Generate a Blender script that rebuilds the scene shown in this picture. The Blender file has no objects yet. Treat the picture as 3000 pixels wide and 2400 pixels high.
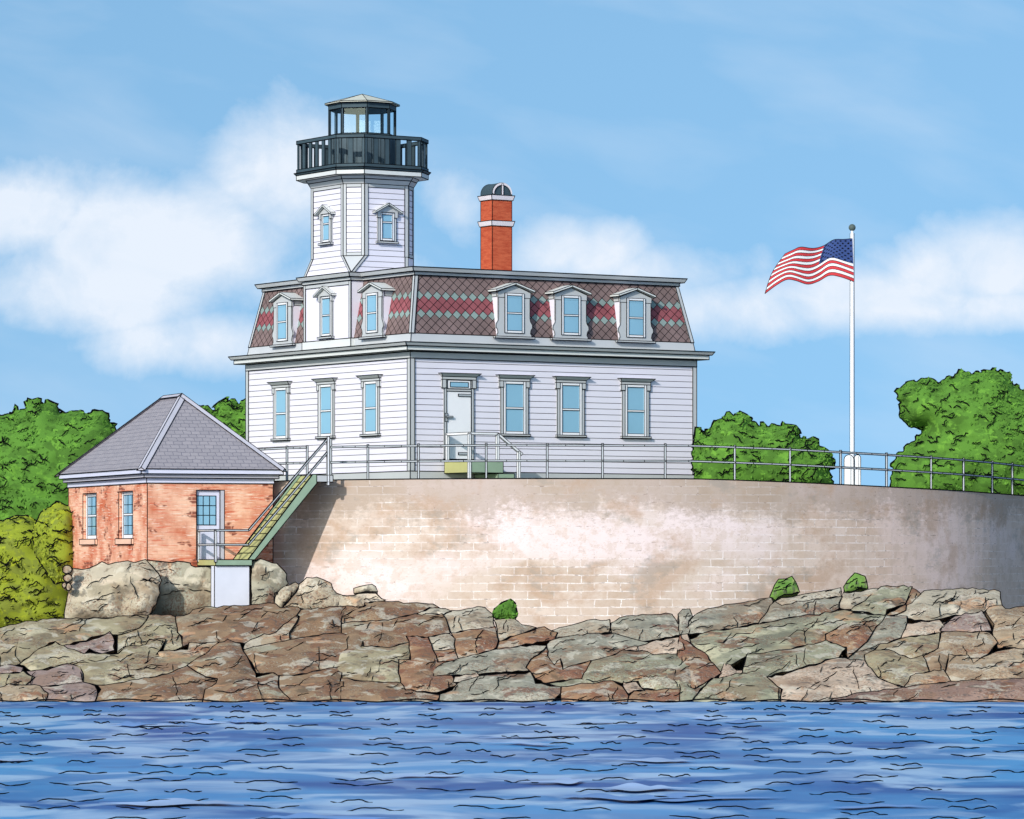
import bpy, math, random
import numpy as np
from mathutils import Vector, Matrix, noise
from mathutils.geometry import delaunay_2d_cdt
random.seed(7)
C = bpy.context.scene.collection
F, HY, CX = 11900.0, 1635.0, 1500.0          # lens in photo pixels, horizon row, middle column
def P(px, py, Y): return Vector(((px-CX)*Y/F, Y, (HY-py)*Y/F))
def L(r, g, b):                               # sRGB 0..255 -> linear
    f = lambda c: (c/255/12.92 if c/255 <= .04045 else ((c/255+.055)/1.055)**2.4)
    return (f(r), f(g), f(b), 1)
PI = math.pi

# ------------------------------------------------------------------ materials
def newmat(name):
    m = bpy.data.materials.new(name); m.use_nodes = True
    nt = m.node_tree; b = nt.nodes['Principled BSDF']
    b.inputs['Roughness'].default_value = .8
    b.inputs['Specular IOR Level'].default_value = .15
    return m, nt, b
def N(nt, t, **kw):
    n = nt.nodes.new(t)
    for k, v in kw.items():
        if k in n.inputs: n.inputs[k].default_value = v
        else: setattr(n, k, v)
    return n
def noise_tex(nt, vec, scale, detail=4, rough=.55, dist=0):
    n = nt.nodes.new('ShaderNodeTexNoise')
    n.inputs['Scale'].default_value = scale; n.inputs['Detail'].default_value = detail
    n.inputs['Roughness'].default_value = rough; n.inputs['Distortion'].default_value = dist
    if vec: nt.links.new(vec, n.inputs['Vector'])
    return n.outputs['Fac']
def rampf(nt, fac, lo, hi):
    m = nt.nodes.new('ShaderNodeMapRange'); m.inputs['From Min'].default_value = lo; m.inputs['From Max'].default_value = hi
    nt.links.new(fac, m.inputs['Value']); return m.outputs['Result']
def mixc(nt, fac, a, b):
    m = nt.nodes.new('ShaderNodeMix'); m.data_type = 'RGBA'
    for s, i in ((fac, 0), (a, 6), (b, 7)):
        if isinstance(s, (tuple, list, float, int)): m.inputs[i].default_value = s
        else: nt.links.new(s, m.inputs[i])
    return m.outputs[2]
def math2(nt, op, a, b=None, c=None):
    m = nt.nodes.new('ShaderNodeMath'); m.operation = op
    for i, s in enumerate((a, b, c)):
        if s is None: continue
        if isinstance(s, (float, int)): m.inputs[i].default_value = s
        else: nt.links.new(s, m.inputs[i])
    return m.outputs[0]
def coord(nt, kind='Object', scale=(1, 1, 1)):
    t = nt.nodes.new('ShaderNodeTexCoord'); m = nt.nodes.new('ShaderNodeMapping')
    m.inputs['Scale'].default_value = scale
    nt.links.new(t.outputs[kind], m.inputs['Vector']); return m.outputs['Vector']
def plain(name, col, vary=.06, scale=2.0, rough=.75):
    m, nt, b = newmat(name); v = coord(nt)
    f = rampf(nt, noise_tex(nt, v, scale, 5), .3, .7)
    c1 = tuple(x*(1-vary) for x in col[:3])+(1,); c2 = tuple(min(1, x*(1+vary)) for x in col[:3])+(1,)
    nt.links.new(mixc(nt, f, c1, c2), b.inputs['Base Color']); b.inputs['Roughness'].default_value = rough
    return m
INK = plain('dark_line_paint', (.006, .006, .008, 1), .1, rough=.95)
INK.node_tree.nodes['Principled BSDF'].inputs['Specular IOR Level'].default_value = 0
M = {}
M['white'] = plain('white_clapboard_paint', (.79, .755, .85, 1), .02, .8)
M['trim'] = plain('grey_trim_paint', (.52, .53, .545, 1), .04, 1)
M['pale'] = plain('pale_trim_paint', (.68, .69, .68, 1), .03, 1)
M['sash'] = plain('white_sash_paint', (.85, .84, .87, 1), .02)
M['rail'] = plain('white_pipe_paint', (.82, .82, .85, 1), .02, rough=.5)
M['fence'] = plain('weathered_white_pipe', (.47, .50, .53, 1), .08, 1, .5)
M['dark'] = plain('slate_blue_iron_paint', (.052, .082, .100, 1), .12, 3, .6)
M['dark2'] = plain('worn_blue_iron_paint', (.085, .12, .14, 1), .15, 3, .6)
M['lanternroof'] = plain('pale_lantern_roofing', (.62, .61, .52, 1), .06, 2)
M['olive'] = plain('olive_wood_paint', L(180, 178, 122), .06, 3)
M['green'] = plain('green_wood_paint', L(146, 168, 146), .08, 3)
M['pier'] = plain('white_concrete', (.72, .73, .83, 1), .06, 1.2, .9)
M['lav'] = plain('lavender_white_paint', (.68, .68, .82, 1), .03, 1)
M['hip'] = plain('pale_hip_cap_metal', (.52, .5, .56, 1), .05, 2)
M['ball'] = plain('grey_green_metal', (.10, .13, .12, 1), .1, 4, .5)
M['black'] = plain('dark_iron', (.02, .025, .03, 1), .2, 4, .6)
M['band'] = plain('pinkish_white_band', (.78, .70, .72, 1), .05, 3)
M['metal'] = plain('grey_door_metal', (.40, .43, .46, 1), .05, 4, .4)
def glass(name, col):
    m, nt, b = newmat(name); v = coord(nt)
    c = mixc(nt, rampf(nt, noise_tex(nt, v, .9, 2), .3, .7), tuple(x*.93 for x in col[:3])+(1,), col)
    nt.links.new(c, b.inputs['Base Color']); b.inputs['Roughness'].default_value = .12; b.inputs['Specular IOR Level'].default_value = .35
    return m
M['glass'] = glass('blue_window_glass', (.27, .50, .66, 1))
def clear_glass():
    m = bpy.data.materials.new('clear_lantern_glass'); m.use_nodes = True; nt = m.node_tree; nt.nodes.clear()
    o = nt.nodes.new('ShaderNodeOutputMaterial'); t = N(nt, 'ShaderNodeBsdfTransparent', Color=(.93, .98, 1, 1))
    g = N(nt, 'ShaderNodeBsdfGlossy', Color=(.8, .95, 1, 1), Roughness=.05); x = N(nt, 'ShaderNodeMixShader', Fac=.05)
    nt.links.new(t.outputs[0], x.inputs[1]); nt.links.new(g.outputs[0], x.inputs[2]); nt.links.new(x.outputs[0], o.inputs[0]); return m
M['clear'] = clear_glass()
M['slate'] = plain('brown_roof_slate', L(128, 108, 106), .2, 1.6)
M['slate_red'] = plain('red_roof_slate', L(150, 86, 92), .2, 1.6)
M['slate_blue'] = plain('blue_green_roof_slate', L(140, 156, 152), .16, 1.6)
def brick_house_mat():
    m, nt, b = newmat('weathered_orange_brick')
    t = nt.nodes.new('ShaderNodeTexCoord'); uv = t.outputs['UV']
    v = coord(nt, 'UV', (1, 1, 1)); vs = coord(nt, 'UV', (.6, 7, 1))
    c = mixc(nt, rampf(nt, noise_tex(nt, v, 1.0, 5), .38, .66), L(246, 194, 164), L(206, 112, 78))
    c = mixc(nt, math2(nt, 'MULTIPLY', rampf(nt, noise_tex(nt, vs, 2.2, 6, .65), .55, .60), .68), c, L(214, 92, 60))
    c = mixc(nt, math2(nt, 'MULTIPLY', rampf(nt, noise_tex(nt, vs, 3.1, 6, .7), .57, .60), .8), c, L(248, 222, 202))
    br = nt.nodes.new('ShaderNodeTexBrick'); nt.links.new(uv, br.inputs['Vector'])
    for k, x in (('Scale', 1), ('Mortar Size', .011), ('Brick Width', .30), ('Row Height', .105), ('Bias', 0)): br.inputs[k].default_value = x
    br.inputs['Color1'].default_value = (0, 0, 0, 1); br.inputs['Color2'].default_value = (1, 1, 1, 1); br.inputs['Mortar'].default_value = (.5, .5, .5, 1)
    patch = rampf(nt, noise_tex(nt, coord(nt, 'UV', (.8, 1.6, 1)), 1.15, 3), .56, .59)
    notm = math2(nt, 'SUBTRACT', 1.0, br.outputs['Fac'])
    dk = math2(nt, 'MULTIPLY', math2(nt, 'MULTIPLY', patch, notm), rampf(nt, noise_tex(nt, v, 4, 2), .40, .5))
    c = mixc(nt, math2(nt, 'MULTIPLY', dk, .9), c, L(132, 72, 58))
    c = mixc(nt, math2(nt, 'MULTIPLY', br.outputs['Fac'], .10), c, L(120, 60, 50))
    nt.links.new(c, b.inputs['Base Color']); b.inputs['Roughness'].default_value = .9
    return m
M['brick'] = brick_house_mat()
def chimney_mat():
    m, nt, b = newmat('red_chimney_brick'); vs = coord(nt, 'Object', (2, 2, 9))
    c = mixc(nt, rampf(nt, noise_tex(nt, vs, 1.6, 6, .65), .4, .62), L(200, 98, 66), L(178, 76, 50))
    nt.links.new(c, b.inputs['Base Color'])
    bp = N(nt, 'ShaderNodeBump', Strength=.5, Distance=.02); nt.links.new(noise_tex(nt, vs, 2.4, 5), bp.inputs['Height']); nt.links.new(bp.outputs[0], b.inputs['Normal'])
    return m
M['chimney'] = chimney_mat()
def shingle_mat():
    m, nt, b = newmat('grey_slate_shingles'); t = nt.nodes.new('ShaderNodeTexCoord')
    mp = nt.nodes.new('ShaderNodeMapping'); nt.links.new(t.outputs['UV'], mp.inputs['Vector'])
    nz = nt.nodes.new('ShaderNodeTexNoise'); nz.inputs['Scale'].default_value = 3; nt.links.new(t.outputs['UV'], nz.inputs['Vector'])
    ad = nt.nodes.new('ShaderNodeVectorMath'); ad.operation = 'MULTIPLY_ADD'; ad.inputs[1].default_value = (.09, .09, 0)
    nt.links.new(nz.outputs['Color'], ad.inputs[0]); nt.links.new(mp.outputs[0], ad.inputs[2])
    br = nt.nodes.new('ShaderNodeTexBrick'); nt.links.new(ad.outputs[0], br.inputs['Vector'])
    for k, x in (('Scale', 1), ('Mortar Size', .012), ('Brick Width', .26), ('Row Height', .16), ('Mortar Smooth', .6)): br.inputs[k].default_value = x
    br.inputs['Color1'].default_value = L(150, 144, 150); br.inputs['Color2'].default_value = L(160, 153, 158); br.inputs['Mortar'].default_value = L(128, 124, 134)
    nt.links.new(br.outputs['Color'], b.inputs['Base Color'])
    bp = N(nt, 'ShaderNodeBump', Strength=.6, Distance=.02); bp.invert = True; nt.links.new(br.outputs['Fac'], bp.inputs['Height']); nt.links.new(bp.outputs[0], b.inputs['Normal'])
    return m
M['shingle'] = shingle_mat()
def seawall_mat():
    m, nt, b = newmat('stained_sea_wall_masonry'); t = nt.nodes.new('ShaderNodeTexCoord'); uv = t.outputs['UV']
    v = coord(nt, 'UV', (1, 1, 1))
    wn = nt.nodes.new('ShaderNodeTexNoise'); wn.inputs['Scale'].default_value = 2.2; nt.links.new(uv, wn.inputs['Vector'])
    wv = nt.nodes.new('ShaderNodeVectorMath'); wv.operation = 'MULTIPLY_ADD'; wv.inputs[1].default_value = (.10, .05, 0); nt.links.new(wn.outputs['Color'], wv.inputs[0]); nt.links.new(uv, wv.inputs[2])
    br = nt.nodes.new('ShaderNodeTexBrick'); nt.links.new(wv.outputs[0], br.inputs['Vector'])
    for k, x in (('Scale', 1), ('Mortar Size', .016), ('Brick Width', .78), ('Row Height', .235), ('Mortar Smooth', .15)): br.inputs[k].default_value = x
    br.inputs['Color1'].default_value = L(222, 204, 192); br.inputs['Color2'].default_value = L(196, 175, 158); br.inputs['Mortar'].default_value = L(246, 238, 236)
    sep = nt.nodes.new('ShaderNodeSeparateXYZ'); nt.links.new(uv, sep.inputs[0])
    plaster = rampf(nt, noise_tex(nt, coord(nt, 'UV', (.10, .22, 1)), 1.6, 5), .42, .55)
    fade = rampf(nt, noise_tex(nt, coord(nt, 'UV', (.35, .5, 1)), 1.4, 6, .65), .38, .58); brc = mixc(nt, fade, L(214, 196, 184), br.outputs['Color'])
    c = mixc(nt, plaster, L(236, 218, 216), brc)
    c = mixc(nt, math2(nt, 'MULTIPLY', rampf(nt, math2(nt, 'ADD', sep.outputs[0], math2(nt, 'MULTIPLY', noise_tex(nt, coord(nt, 'UV', (.4, .6, 1)), 1.5, 6, .6), 8.0)), 11.0, 16.0), .45), c, L(236, 202, 184))
    c = mixc(nt, math2(nt, 'MULTIPLY', rampf(nt, noise_tex(nt, coord(nt, 'UV', (1, 1, 1)), 2.2, 9, .75), .51, .56), .36), c, L(200, 176, 156))
    c = mixc(nt, math2(nt, 'MULTIPLY', rampf(nt, noise_tex(nt, coord(nt, 'UV', (1, 2, 1)), 9, 5, .75), .58, .62), .30), c, L(168, 140, 116))
    # stains: grey along the top courses, tan blotches, brown specks
    up = rampf(nt, math2(nt, 'ADD', sep.outputs[1], math2(nt, 'ADD', math2(nt, 'MULTIPLY', noise_tex(nt, coord(nt, 'UV', (.5, .35, 1)), 1.3, 5, .6), 2.6), math2(nt, 'MULTIPLY', noise_tex(nt, coord(nt, 'UV', (1, 1.6, 1)), 5, 6, .75), 2.2))), 3.45, 4.0)
    c = mixc(nt, math2(nt, 'MULTIPLY', up, .62), c, L(166, 146, 130))
    bl = rampf(nt, noise_tex(nt, coord(nt, 'UV', (.30, .42, 1)), 1.25, 9, .68), .52, .60)
    c = mixc(nt, math2(nt, 'MULTIPLY', bl, .5), c, L(184, 150, 124))
    c = mixc(nt, math2(nt, 'MULTIPLY', math2(nt, 'MULTIPLY', br.outputs['Fac'], fade), math2(nt, 'MULTIPLY', rampf(nt, noise_tex(nt, coord(nt, 'UV', (1, 3, 1)), 4.5, 3, .6), .56, .60), .6)), c, L(120, 94, 80))  # broken brown shadow painted into the mortar joints
    gr = rampf(nt, noise_tex(nt, coord(nt, 'UV', (.5, .8, 1)), .8, 9, .72), .56, .62)
    c = mixc(nt, math2(nt, 'MULTIPLY', gr, .4), c, L(150, 145, 138))
    sp = rampf(nt, noise_tex(nt, coord(nt, 'UV', (2, 5, 1)), 4, 4, .7), .66, .69)
    c = mixc(nt, math2(nt, 'MULTIPLY', sp, .5), c, L(132, 100, 84))
    nt.links.new(c, b.inputs['Base Color']); b.inputs['Roughness'].default_value = .95
    return m
M['seawall'] = seawall_mat()
def rock_mat(name, base, light, dark, rust=0.0, rustc=(132, 92, 70)):
    m, nt, b = newmat(name); v = coord(nt, 'Object', (1, 1, 1)); vs = coord(nt, 'Object', (.55, .55, 1.5))
    warm = lambda c, k=.12: tuple(g_*(x+(w-x)*k) for x, w, g_ in zip(c, (150, 134, 110), (1.05, 1.0, .93))) if name != 'mossy_rock' else c
    base, light, dark = warm(base), warm(light, .05), warm(dark)
    gp = nt.nodes.new('ShaderNodeNewGeometry').outputs['Position']
    c = mixc(nt, rampf(nt, noise_tex(nt, vs, 1.0, 3), .36, .46), L(*dark), L(*base))
    c = mixc(nt, rampf(nt, noise_tex(nt, vs, 1.35, 3, .5, .4), .54, .60), c, L(*light))
    if rust:
        r = rampf(nt, math2(nt, 'ADD', noise_tex(nt, v, .9, 2), math2(nt, 'MULTIPLY', noise_tex(nt, v, 9, 6, .75), .35)), .86-.21*rust, .885-.21*rust)
        c = mixc(nt, math2(nt, 'MULTIPLY', r, .85), c, L(*rustc))
        r2 = rampf(nt, noise_tex(nt, vs, 1.9, 3), .66, .70)
        c = mixc(nt, math2(nt, 'MULTIPLY', r2, .7), c, L(205, 158, 122))
    if name != 'mossy_rock':                                      # weathering that runs across neighbouring stones
        c = mixc(nt, math2(nt, 'MULTIPLY', rampf(nt, noise_tex(nt, gp, .55, 5, .6), .50, .57), .42), c, L(142, 108, 80))
        c = mixc(nt, math2(nt, 'MULTIPLY', rampf(nt, noise_tex(nt, gp, 1.5, 4, .55, .5), .56, .60), .55), c, L(214, 204, 184))
        c = mixc(nt, math2(nt, 'MULTIPLY', rampf(nt, noise_tex(nt, gp, 1.1, 4, .6, .4), .60, .66), .60), c, L(96, 84, 70))
        c = mixc(nt, math2(nt, 'MULTIPLY', rampf(nt, noise_tex(nt, gp, .9, 4, .55, .8), .62, .67), .55), c, L(204, 152, 112))
        reg = rampf(nt, noise_tex(nt, gp, .8, 2), .46, .56)
        c = mixc(nt, math2(nt, 'MULTIPLY', math2(nt, 'MULTIPLY', rampf(nt, noise_tex(nt, v, 15, 3, .7), .53, .56), reg), .65), c, L(128, 88, 66))
        c = mixc(nt, math2(nt, 'MULTIPLY', math2(nt, 'MULTIPLY', rampf(nt, noise_tex(nt, v, 19, 3, .7), .60, .62), reg), .6), c, L(186, 190, 174))
    sp = math2(nt, 'MULTIPLY', rampf(nt, noise_tex(nt, v, 6.0, 3, .55), .56, .61), rampf(nt, noise_tex(nt, v, .9, 2), .38, .55))
    c = mixc(nt, math2(nt, 'MULTIPLY', sp, .62), c, L(92, 88, 84))
    nt.links.new(c, b.inputs['Base Color']); b.inputs['Roughness'].default_value = .92
    bp = N(nt, 'ShaderNodeBump', Strength=.55, Distance=.06); nt.links.new(noise_tex(nt, v, 7, 6, .6), bp.inputs['Height']); nt.links.new(bp.outputs[0], b.inputs['Normal'])
    return m
R = {
 'grey': rock_mat('pale_grey_granite', (186, 183, 174), (208, 200, 192), (164, 162, 152)),
 'olive': rock_mat('olive_grey_rock', (168, 164, 142), (196, 192, 172), (138, 130, 112), .35, (150, 118, 96)),
 'brown': rock_mat('rusty_brown_rock', (150, 128, 108), (172, 172, 158), (126, 104, 88), .85, (134, 96, 74)),
 'rust': rock_mat('rust_red_rock', (166, 134, 110), (186, 170, 150), (132, 98, 82), .85, (140, 90, 70)),
 'blue': rock_mat('blue_grey_rock', (158, 162, 156), (194, 194, 186), (128, 132, 128), .42, (136, 100, 84)),
 'lav': rock_mat('lavender_grey_rock', (158, 142, 146), (182, 168, 170), (128, 114, 122), .15),
 'tan': rock_mat('tan_granite', (184, 170, 152), (206, 190, 172), (150, 134, 118), .4, (158, 108, 80)),
 'pink': rock_mat('pinkish_granite', (202, 186, 176), (220, 206, 196), (164, 152, 146)),
 'mauve': rock_mat('mauve_rock', (146, 122, 118), (164, 140, 134), (120, 98, 98), .1),
 'green': rock_mat('grey_green_rock', (156, 162, 146), (186, 188, 168), (118, 124, 114), .5, (134, 98, 76)),
 'moss': rock_mat('mossy_rock', (110, 146, 70), (166, 172, 112), (74, 110, 48)),
}
def leaf_mat(name, a, b_, c_):
    m, nt, b = newmat(name); v = coord(nt, 'Object', (1, 1, 1.3))
    c = mixc(nt, rampf(nt, noise_tex(nt, v, 1.7, 4, .6), .45, .50), L(*a), L(*b_))
    c = mixc(nt, rampf(nt, noise_tex(nt, v, 2.6, 5, .65), .57, .60), c, L(*c_))
    nt.links.new(c, b.inputs['Base Color']); b.inputs['Roughness'].default_value = .9; b.inputs['Specular IOR Level'].default_value = .05
    return m
M['leaf'] = leaf_mat('green_foliage', (78, 116, 48), (90, 134, 54), (106, 154, 60))
M['leafy'] = leaf_mat('yellow_green_foliage', (124, 134, 56), (138, 150, 50), (154, 164, 48))
M['bark'] = plain('brown_bark', (.09, .06, .04, 1), .3, 5, .95)

# ------------------------------------------------------------------ mesh builder
class MB:
    def __init__(s): s.v = []; s.f = []; s.m = []; s.uv = {}; s.smooth = []
    def poly(s, pts, m=0):
        n = len(s.v); s.v += [tuple(p) for p in pts]; s.f.append(tuple(range(n, n+len(pts)))); s.m.append(m); return s
    def mesh(s, verts, faces, m=0):
        n = len(s.v); s.v += [tuple(p) for p in verts]
        for f in faces: s.f.append(tuple(i+n for i in f)); s.m.append(m)
        return s
    def line(s, a, b, r=.014, m=1):
        a, b = Vector(a), Vector(b); d = b-a
        if d.length < 1e-5: return s
        d.normalize(); a = a-d*r*.6; b = b+d*r*.6
        up = Vector((0, 0, 1)) if abs(d.z) < .9 else Vector((1, 0, 0))
        x = d.cross(up).normalized()*r; y = d.cross(x).normalized()*r
        vs = [a+x, a+y, a-x, a-y, b+x, b+y, b-x, b-y]
        return s.mesh(vs, [(0, 1, 5, 4), (1, 2, 6, 5), (2, 3, 7, 6), (3, 0, 4, 7), (3, 2, 1, 0), (4, 5, 6, 7)], m)
    def pline(s, pts, r=.014, m=1, closed=False):          # one continuous tube
        pts = [Vector(p) for p in pts]; n = len(pts)
        if n < 2: return s
        base = len(s.v)
        for i, p in enumerate(pts):
            a = pts[(i-1) % n] if (closed or i > 0) else p
            b = pts[(i+1) % n] if (closed or i < n-1) else p
            d = (b-a)
            d = d.normalized() if d.length > 1e-7 else Vector((1, 0, 0))
            up = Vector((0, 1, 0)) if abs(d.y) < .9 else Vector((0, 0, 1))
            x = d.cross(up).normalized(); y = d.cross(x).normalized()
            k = r if (closed or 0 < i < n-1) else r*.5
            for c, t in ((1, 0), (0, 1), (-1, 0), (0, -1)): s.v.append(tuple(p+x*k*c+y*k*t))
        for i in range(n if closed else n-1):
            o, q = base+4*i, base+4*((i+1) % n)
            for j in range(4): s.f.append((o+j, o+(j+1) % 4, q+(j+1) % 4, q+j)); s.m.append(m)
        return s
    def prism(s, bot, top, m=0, ink=.014, caps=True, skip=()):
        bot = [Vector(p) for p in bot]; top = [Vector(p) for p in top]; n = len(bot)
        fs = [(i, (i+1) % n, n+(i+1) % n, n+i) for i in range(n)]
        if caps: fs += [tuple(range(n-1, -1, -1)), tuple(range(n, 2*n))]
        s.mesh(bot+top, fs, m)
        if ink:
            for i in range(n):
                j = (i+1) % n
                if 'bot' not in skip: s.line(bot[i], bot[j], ink)
                if 'top' not in skip: s.line(top[i], top[j], ink)
                if 'ver' not in skip: s.line(bot[i], top[i], ink)
        return s
    def box(s, x0, x1, y0, y1, z0, z1, m=0, ink=.014, skip=()):
        r = [(x0, y0), (x1, y0), (x1, y1), (x0, y1)]
        return s.prism([(x, y, z0) for x, y in r], [(x, y, z1) for x, y in r], m, ink, True, skip)
    def frus(s, r0, z0, r1, z1, m=0, ink=.014, skip=()):
        q = lambda r, z: [(r[0], r[1], z), (r[2], r[1], z), (r[2], r[3], z), (r[0], r[3], z)]
        return s.prism(q(r0, z0), q(r1, z1), m, ink, True, skip)
    def bar(s, a, b, w, m=0, ink=.008):                      # square bar with dark corner lines
        a, b = Vector(a), Vector(b); d = (b-a).normalized()
        up = Vector((0, 0, 1)) if abs(d.z) < .9 else Vector((0, 1, 0))
        x = d.cross(up).normalized()*w/2; y = d.cross(x).normalized()*w/2
        return s.prism([a+x+y, a-x+y, a-x-y, a+x-y], [b+x+y, b-x+y, b-x-y, b+x-y], m, ink)
    def tube(s, a, b, r0, r1=None, n=12, m=0):
        a, b = Vector(a), Vector(b); r1 = r0 if r1 is None else r1; d = (b-a).normalized()
        up = Vector((0, 0, 1)) if abs(d.z) < .9 else Vector((1, 0, 0))
        x = d.cross(up).normalized(); y = d.cross(x).normalized()
        ring = lambda c, r: [c+(x*math.cos(2*PI*i/n)+y*math.sin(2*PI*i/n))*r for i in range(n)]
        return s.prism(ring(a, r0), ring(b, r1), m, 0)
    def build(s, name, mats, parent=None, origin=None, dz=0, smooth=False):
        if not isinstance(mats, (list, tuple)): mats = [mats, INK]
        ox, oy, oz = origin if origin is not None else (0, 0, dz)
        me = bpy.data.meshes.new(name); me.from_pydata([(x-ox, y-oy, z-oz) for x, y, z in s.v], [], s.f)
        for m in mats: me.materials.append(m)
        me.polygons.foreach_set('material_index', s.m)
        if smooth: me.polygons.foreach_set('use_smooth', [k == 0 for k in s.m])
        if s.uv:
            ul = me.uv_layers.new(name='UVMap')
            for pi, p in enumerate(me.polygons):
                if pi in s.uv:
                    for li, c in zip(p.loop_indices, s.uv[pi]): ul.data[li].uv = c
        me.update()
        o = bpy.data.objects.new(name, me); C.objects.link(o)
        if parent: o.parent = parent
        if origin is not None: o.location = origin
        return o
def tag(o, label=None, cat=None, group=None, kind=None):
    for k, x in (('label', label), ('category', cat), ('group', group), ('kind', kind)):
        if x: o[k] = x
    return o
def empty(name, loc, rz=0, **kw):
    o = bpy.data.objects.new(name, None); C.objects.link(o); o.location = loc; o.rotation_euler = (0, 0, rz); o.empty_display_size = .3
    return tag(o, **kw)
def copy_tree(o, parent):
    c = o.copy(); C.objects.link(c); c.parent = parent
    for ch in list(o.children): copy_tree(ch, c)
    return c
class Frame:                                                 # a building's own axes: a along the right-hand wall, b along the left-hand wall
    def __init__(s, px, Y, deg):
        s.c = P(px, HY, Y); s.t = math.radians(deg); s.u = Vector((math.cos(s.t), math.sin(s.t), 0)); s.w = Vector((-math.sin(s.t), math.cos(s.t), 0))
    def pt(s, a, b): return s.c+s.u*a+s.w*b
    def a_at(s, px, b=0):
        t = (px-CX)/F; q = s.c+s.w*b; return (t*q.y-q.x)/(s.u.x-t*s.u.y)
    def b_at(s, px, a=0):
        t = (px-CX)/F; q = s.c+s.u*a; return (t*q.y-q.x)/(s.w.x-t*s.w.y)
    def z(s, py, a, b): return (HY-py)*s.pt(a, b).y/F

# ------------------------------------------------------------------ the bastion wall: plan and top line
WC, WR = Vector((.5, 134.3, 0)), 16.3
def plan(th):                                                # th in degrees, 0 = towards the camera
    if th <= 70:
        t = math.radians(th); return Vector((WC.x+WR*math.sin(t), WC.y-WR*math.cos(t), 0))
    t = math.radians(70); p = plan(70); d = math.radians(th-70)*WR
    return p+Vector((math.cos(t), math.sin(t), 0))*d
TOPS = [(0, 1432), (700, 1415), (830, 1409), (1000, 1406), (1203, 1403.5), (1500, 1402), (2035, 1403), (2160, 1407), (2324, 1413), (2610, 1427), (2742, 1434), (2838, 1440), (2982, 1451), (3300, 1478)]
def top_py(px):
    for (x0, y0), (x1, y1) in zip(TOPS, TOPS[1:]):
        if px <= x1: return y0+(y1-y0)*(px-x0)/(x1-x0)
    return TOPS[-1][1]
def px_of(p): return CX+F*p.x/p.y
def wall_top(th):
    p = plan(th); p.z = (HY-top_py(px_of(p)))*p.y/F; return p
def th_at(px):
    lo, hi = -60.0, 120.0
    for _ in range(50):
        m = (lo+hi)/2
        if px_of(plan(m)) < px: lo = m
        else: hi = m
    return lo
Z0 = 1.9
w = MB(); ths = [-48+i*2.0 for i in range(82)]
for t0, t1 in zip(ths, ths[1:]):
    a, b = wall_top(t0), wall_top(t1)
    a0, b0 = Vector((a.x, a.y, -4.2)), Vector((b.x, b.y, -4.2))
    o0, o1 = (a-WC), (b-WC); o0.z = o1.z = 0
    bk = lambda p: p+Vector((0, 0, 0))+(WC-p).normalized()*.6*Vector((1, 1, 0)).length/1.414
    ai, bi = a-o0.normalized()*.6, b-o1.normalized()*.6
    s0, s1 = math.radians(t0)*WR, math.radians(t1)*WR
    w.uv[len(w.f)] = [(s0, -4.2), (s1, -4.2), (s1, b.z), (s0, a.z)]
    w.poly([a0, b0, b, a])
    w.uv[len(w.f)] = [(s0, a.z), (s1, b.z), (s1, b.z+.6), (s0, a.z+.6)]
    w.poly([a, b, bi, ai])
w.pline([wall_top(t) for t in ths], .018)
tag(w.build('sea_wall', M['seawall'], origin=(0, 118, -4)), 'curved pale stained masonry sea wall below the house and white railing', 'wall')

te = MB(); ring = [plan(t) for t in ths]
ring = [Vector((p.x, p.y, 0))-((p-WC).normalized()*.5) for p in ring]
te.poly([Vector((p.x, p.y, 1.9)) for p in ring]+[Vector((40, 185, 1.6)), Vector((-25, 185, 1.6))])
M['soil'] = plain('dry_grassy_soil', (.26, .27, .16, 1), .3, 1.5, .95)
tag(te.build('terrace_ground', M['soil']), kind='structure')

# ------------------------------------------------------------------ HOUSE
H = Frame(1203, 129.0, 32.63)
La, Lb = H.a_at(2037), H.b_at(724)
house = empty('lighthouse', (H.c.x, H.c.y, Z0), H.t, label='white clapboard lighthouse house with slate mansard roof and square lantern tower', cat='lighthouse')
hb = lambda mb, name, mat, parent=house: mb.build(name, mat, parent, dz=Z0)
IK = .0155
def rect(i): return (i, i, La-i, Lb-i)
m = MB(); m.box(0, La, 0, Lb, 1.9, 6.58, ink=0)
zs = [2.76+.193*k for k in range(1, 19)]
for z in zs:
    jit = random.uniform(-.006, .006)
    for a, b in (((0, -.002), (La, -.002)), ((-.002, 0), (-.002, Lb)), ((La+.002, 0), (La+.002, Lb)), ((0, Lb+.002), (La, Lb+.002))):
        m.line((a[0], a[1], z+jit), (b[0], b[1], z+jit), .0085)
hb(m, 'wall', M['white'])
m = MB(); m.frus(rect(-.045), 1.9, rect(-.045), 2.76, ink=IK); hb(m, 'plinth', M['trim'])
for (x, sx) in ((0, 1), (La, -1)):
    for (y, sy) in ((0, 1), (Lb, -1)):
        m = MB(); x0, y0 = x-.035*sx, y-.035*sy; x1, y1 = x+.13*sx, y+.15*sy
        m.prism([(x0, y0, 2.762), (x1, y0, 2.762), (x1, y1, 2.762), (x0, y1, 2.762)], [(x0, y0, 6.35), (x1, y0, 6.35), (x1, y1, 6.35), (x0, y1, 6.35)], ink=IK); hb(m, 'corner_board', M['trim'])
m = MB(); m.frus(rect(-.038), 6.352, rect(-.038), 6.56, ink=IK); hb(m, 'frieze_board', M['trim'])
m = MB(); m.frus(rect(-.33), 6.585, rect(-.33), 6.73, ink=IK); hb(m, 'fascia_board', M['pale'])
m = MB(); m.frus(rect(-.40), 6.732, rect(-.47), 6.84, ink=IK); hb(m, 'cornice', M['trim'])
m = MB(); m.frus(rect(.0), 6.842, rect(.05), 7.15, ink=IK); hb(m, 'roof_skirt', M['trim'])
ZT = 9.03; I0, I1 = .06, .43
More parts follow.
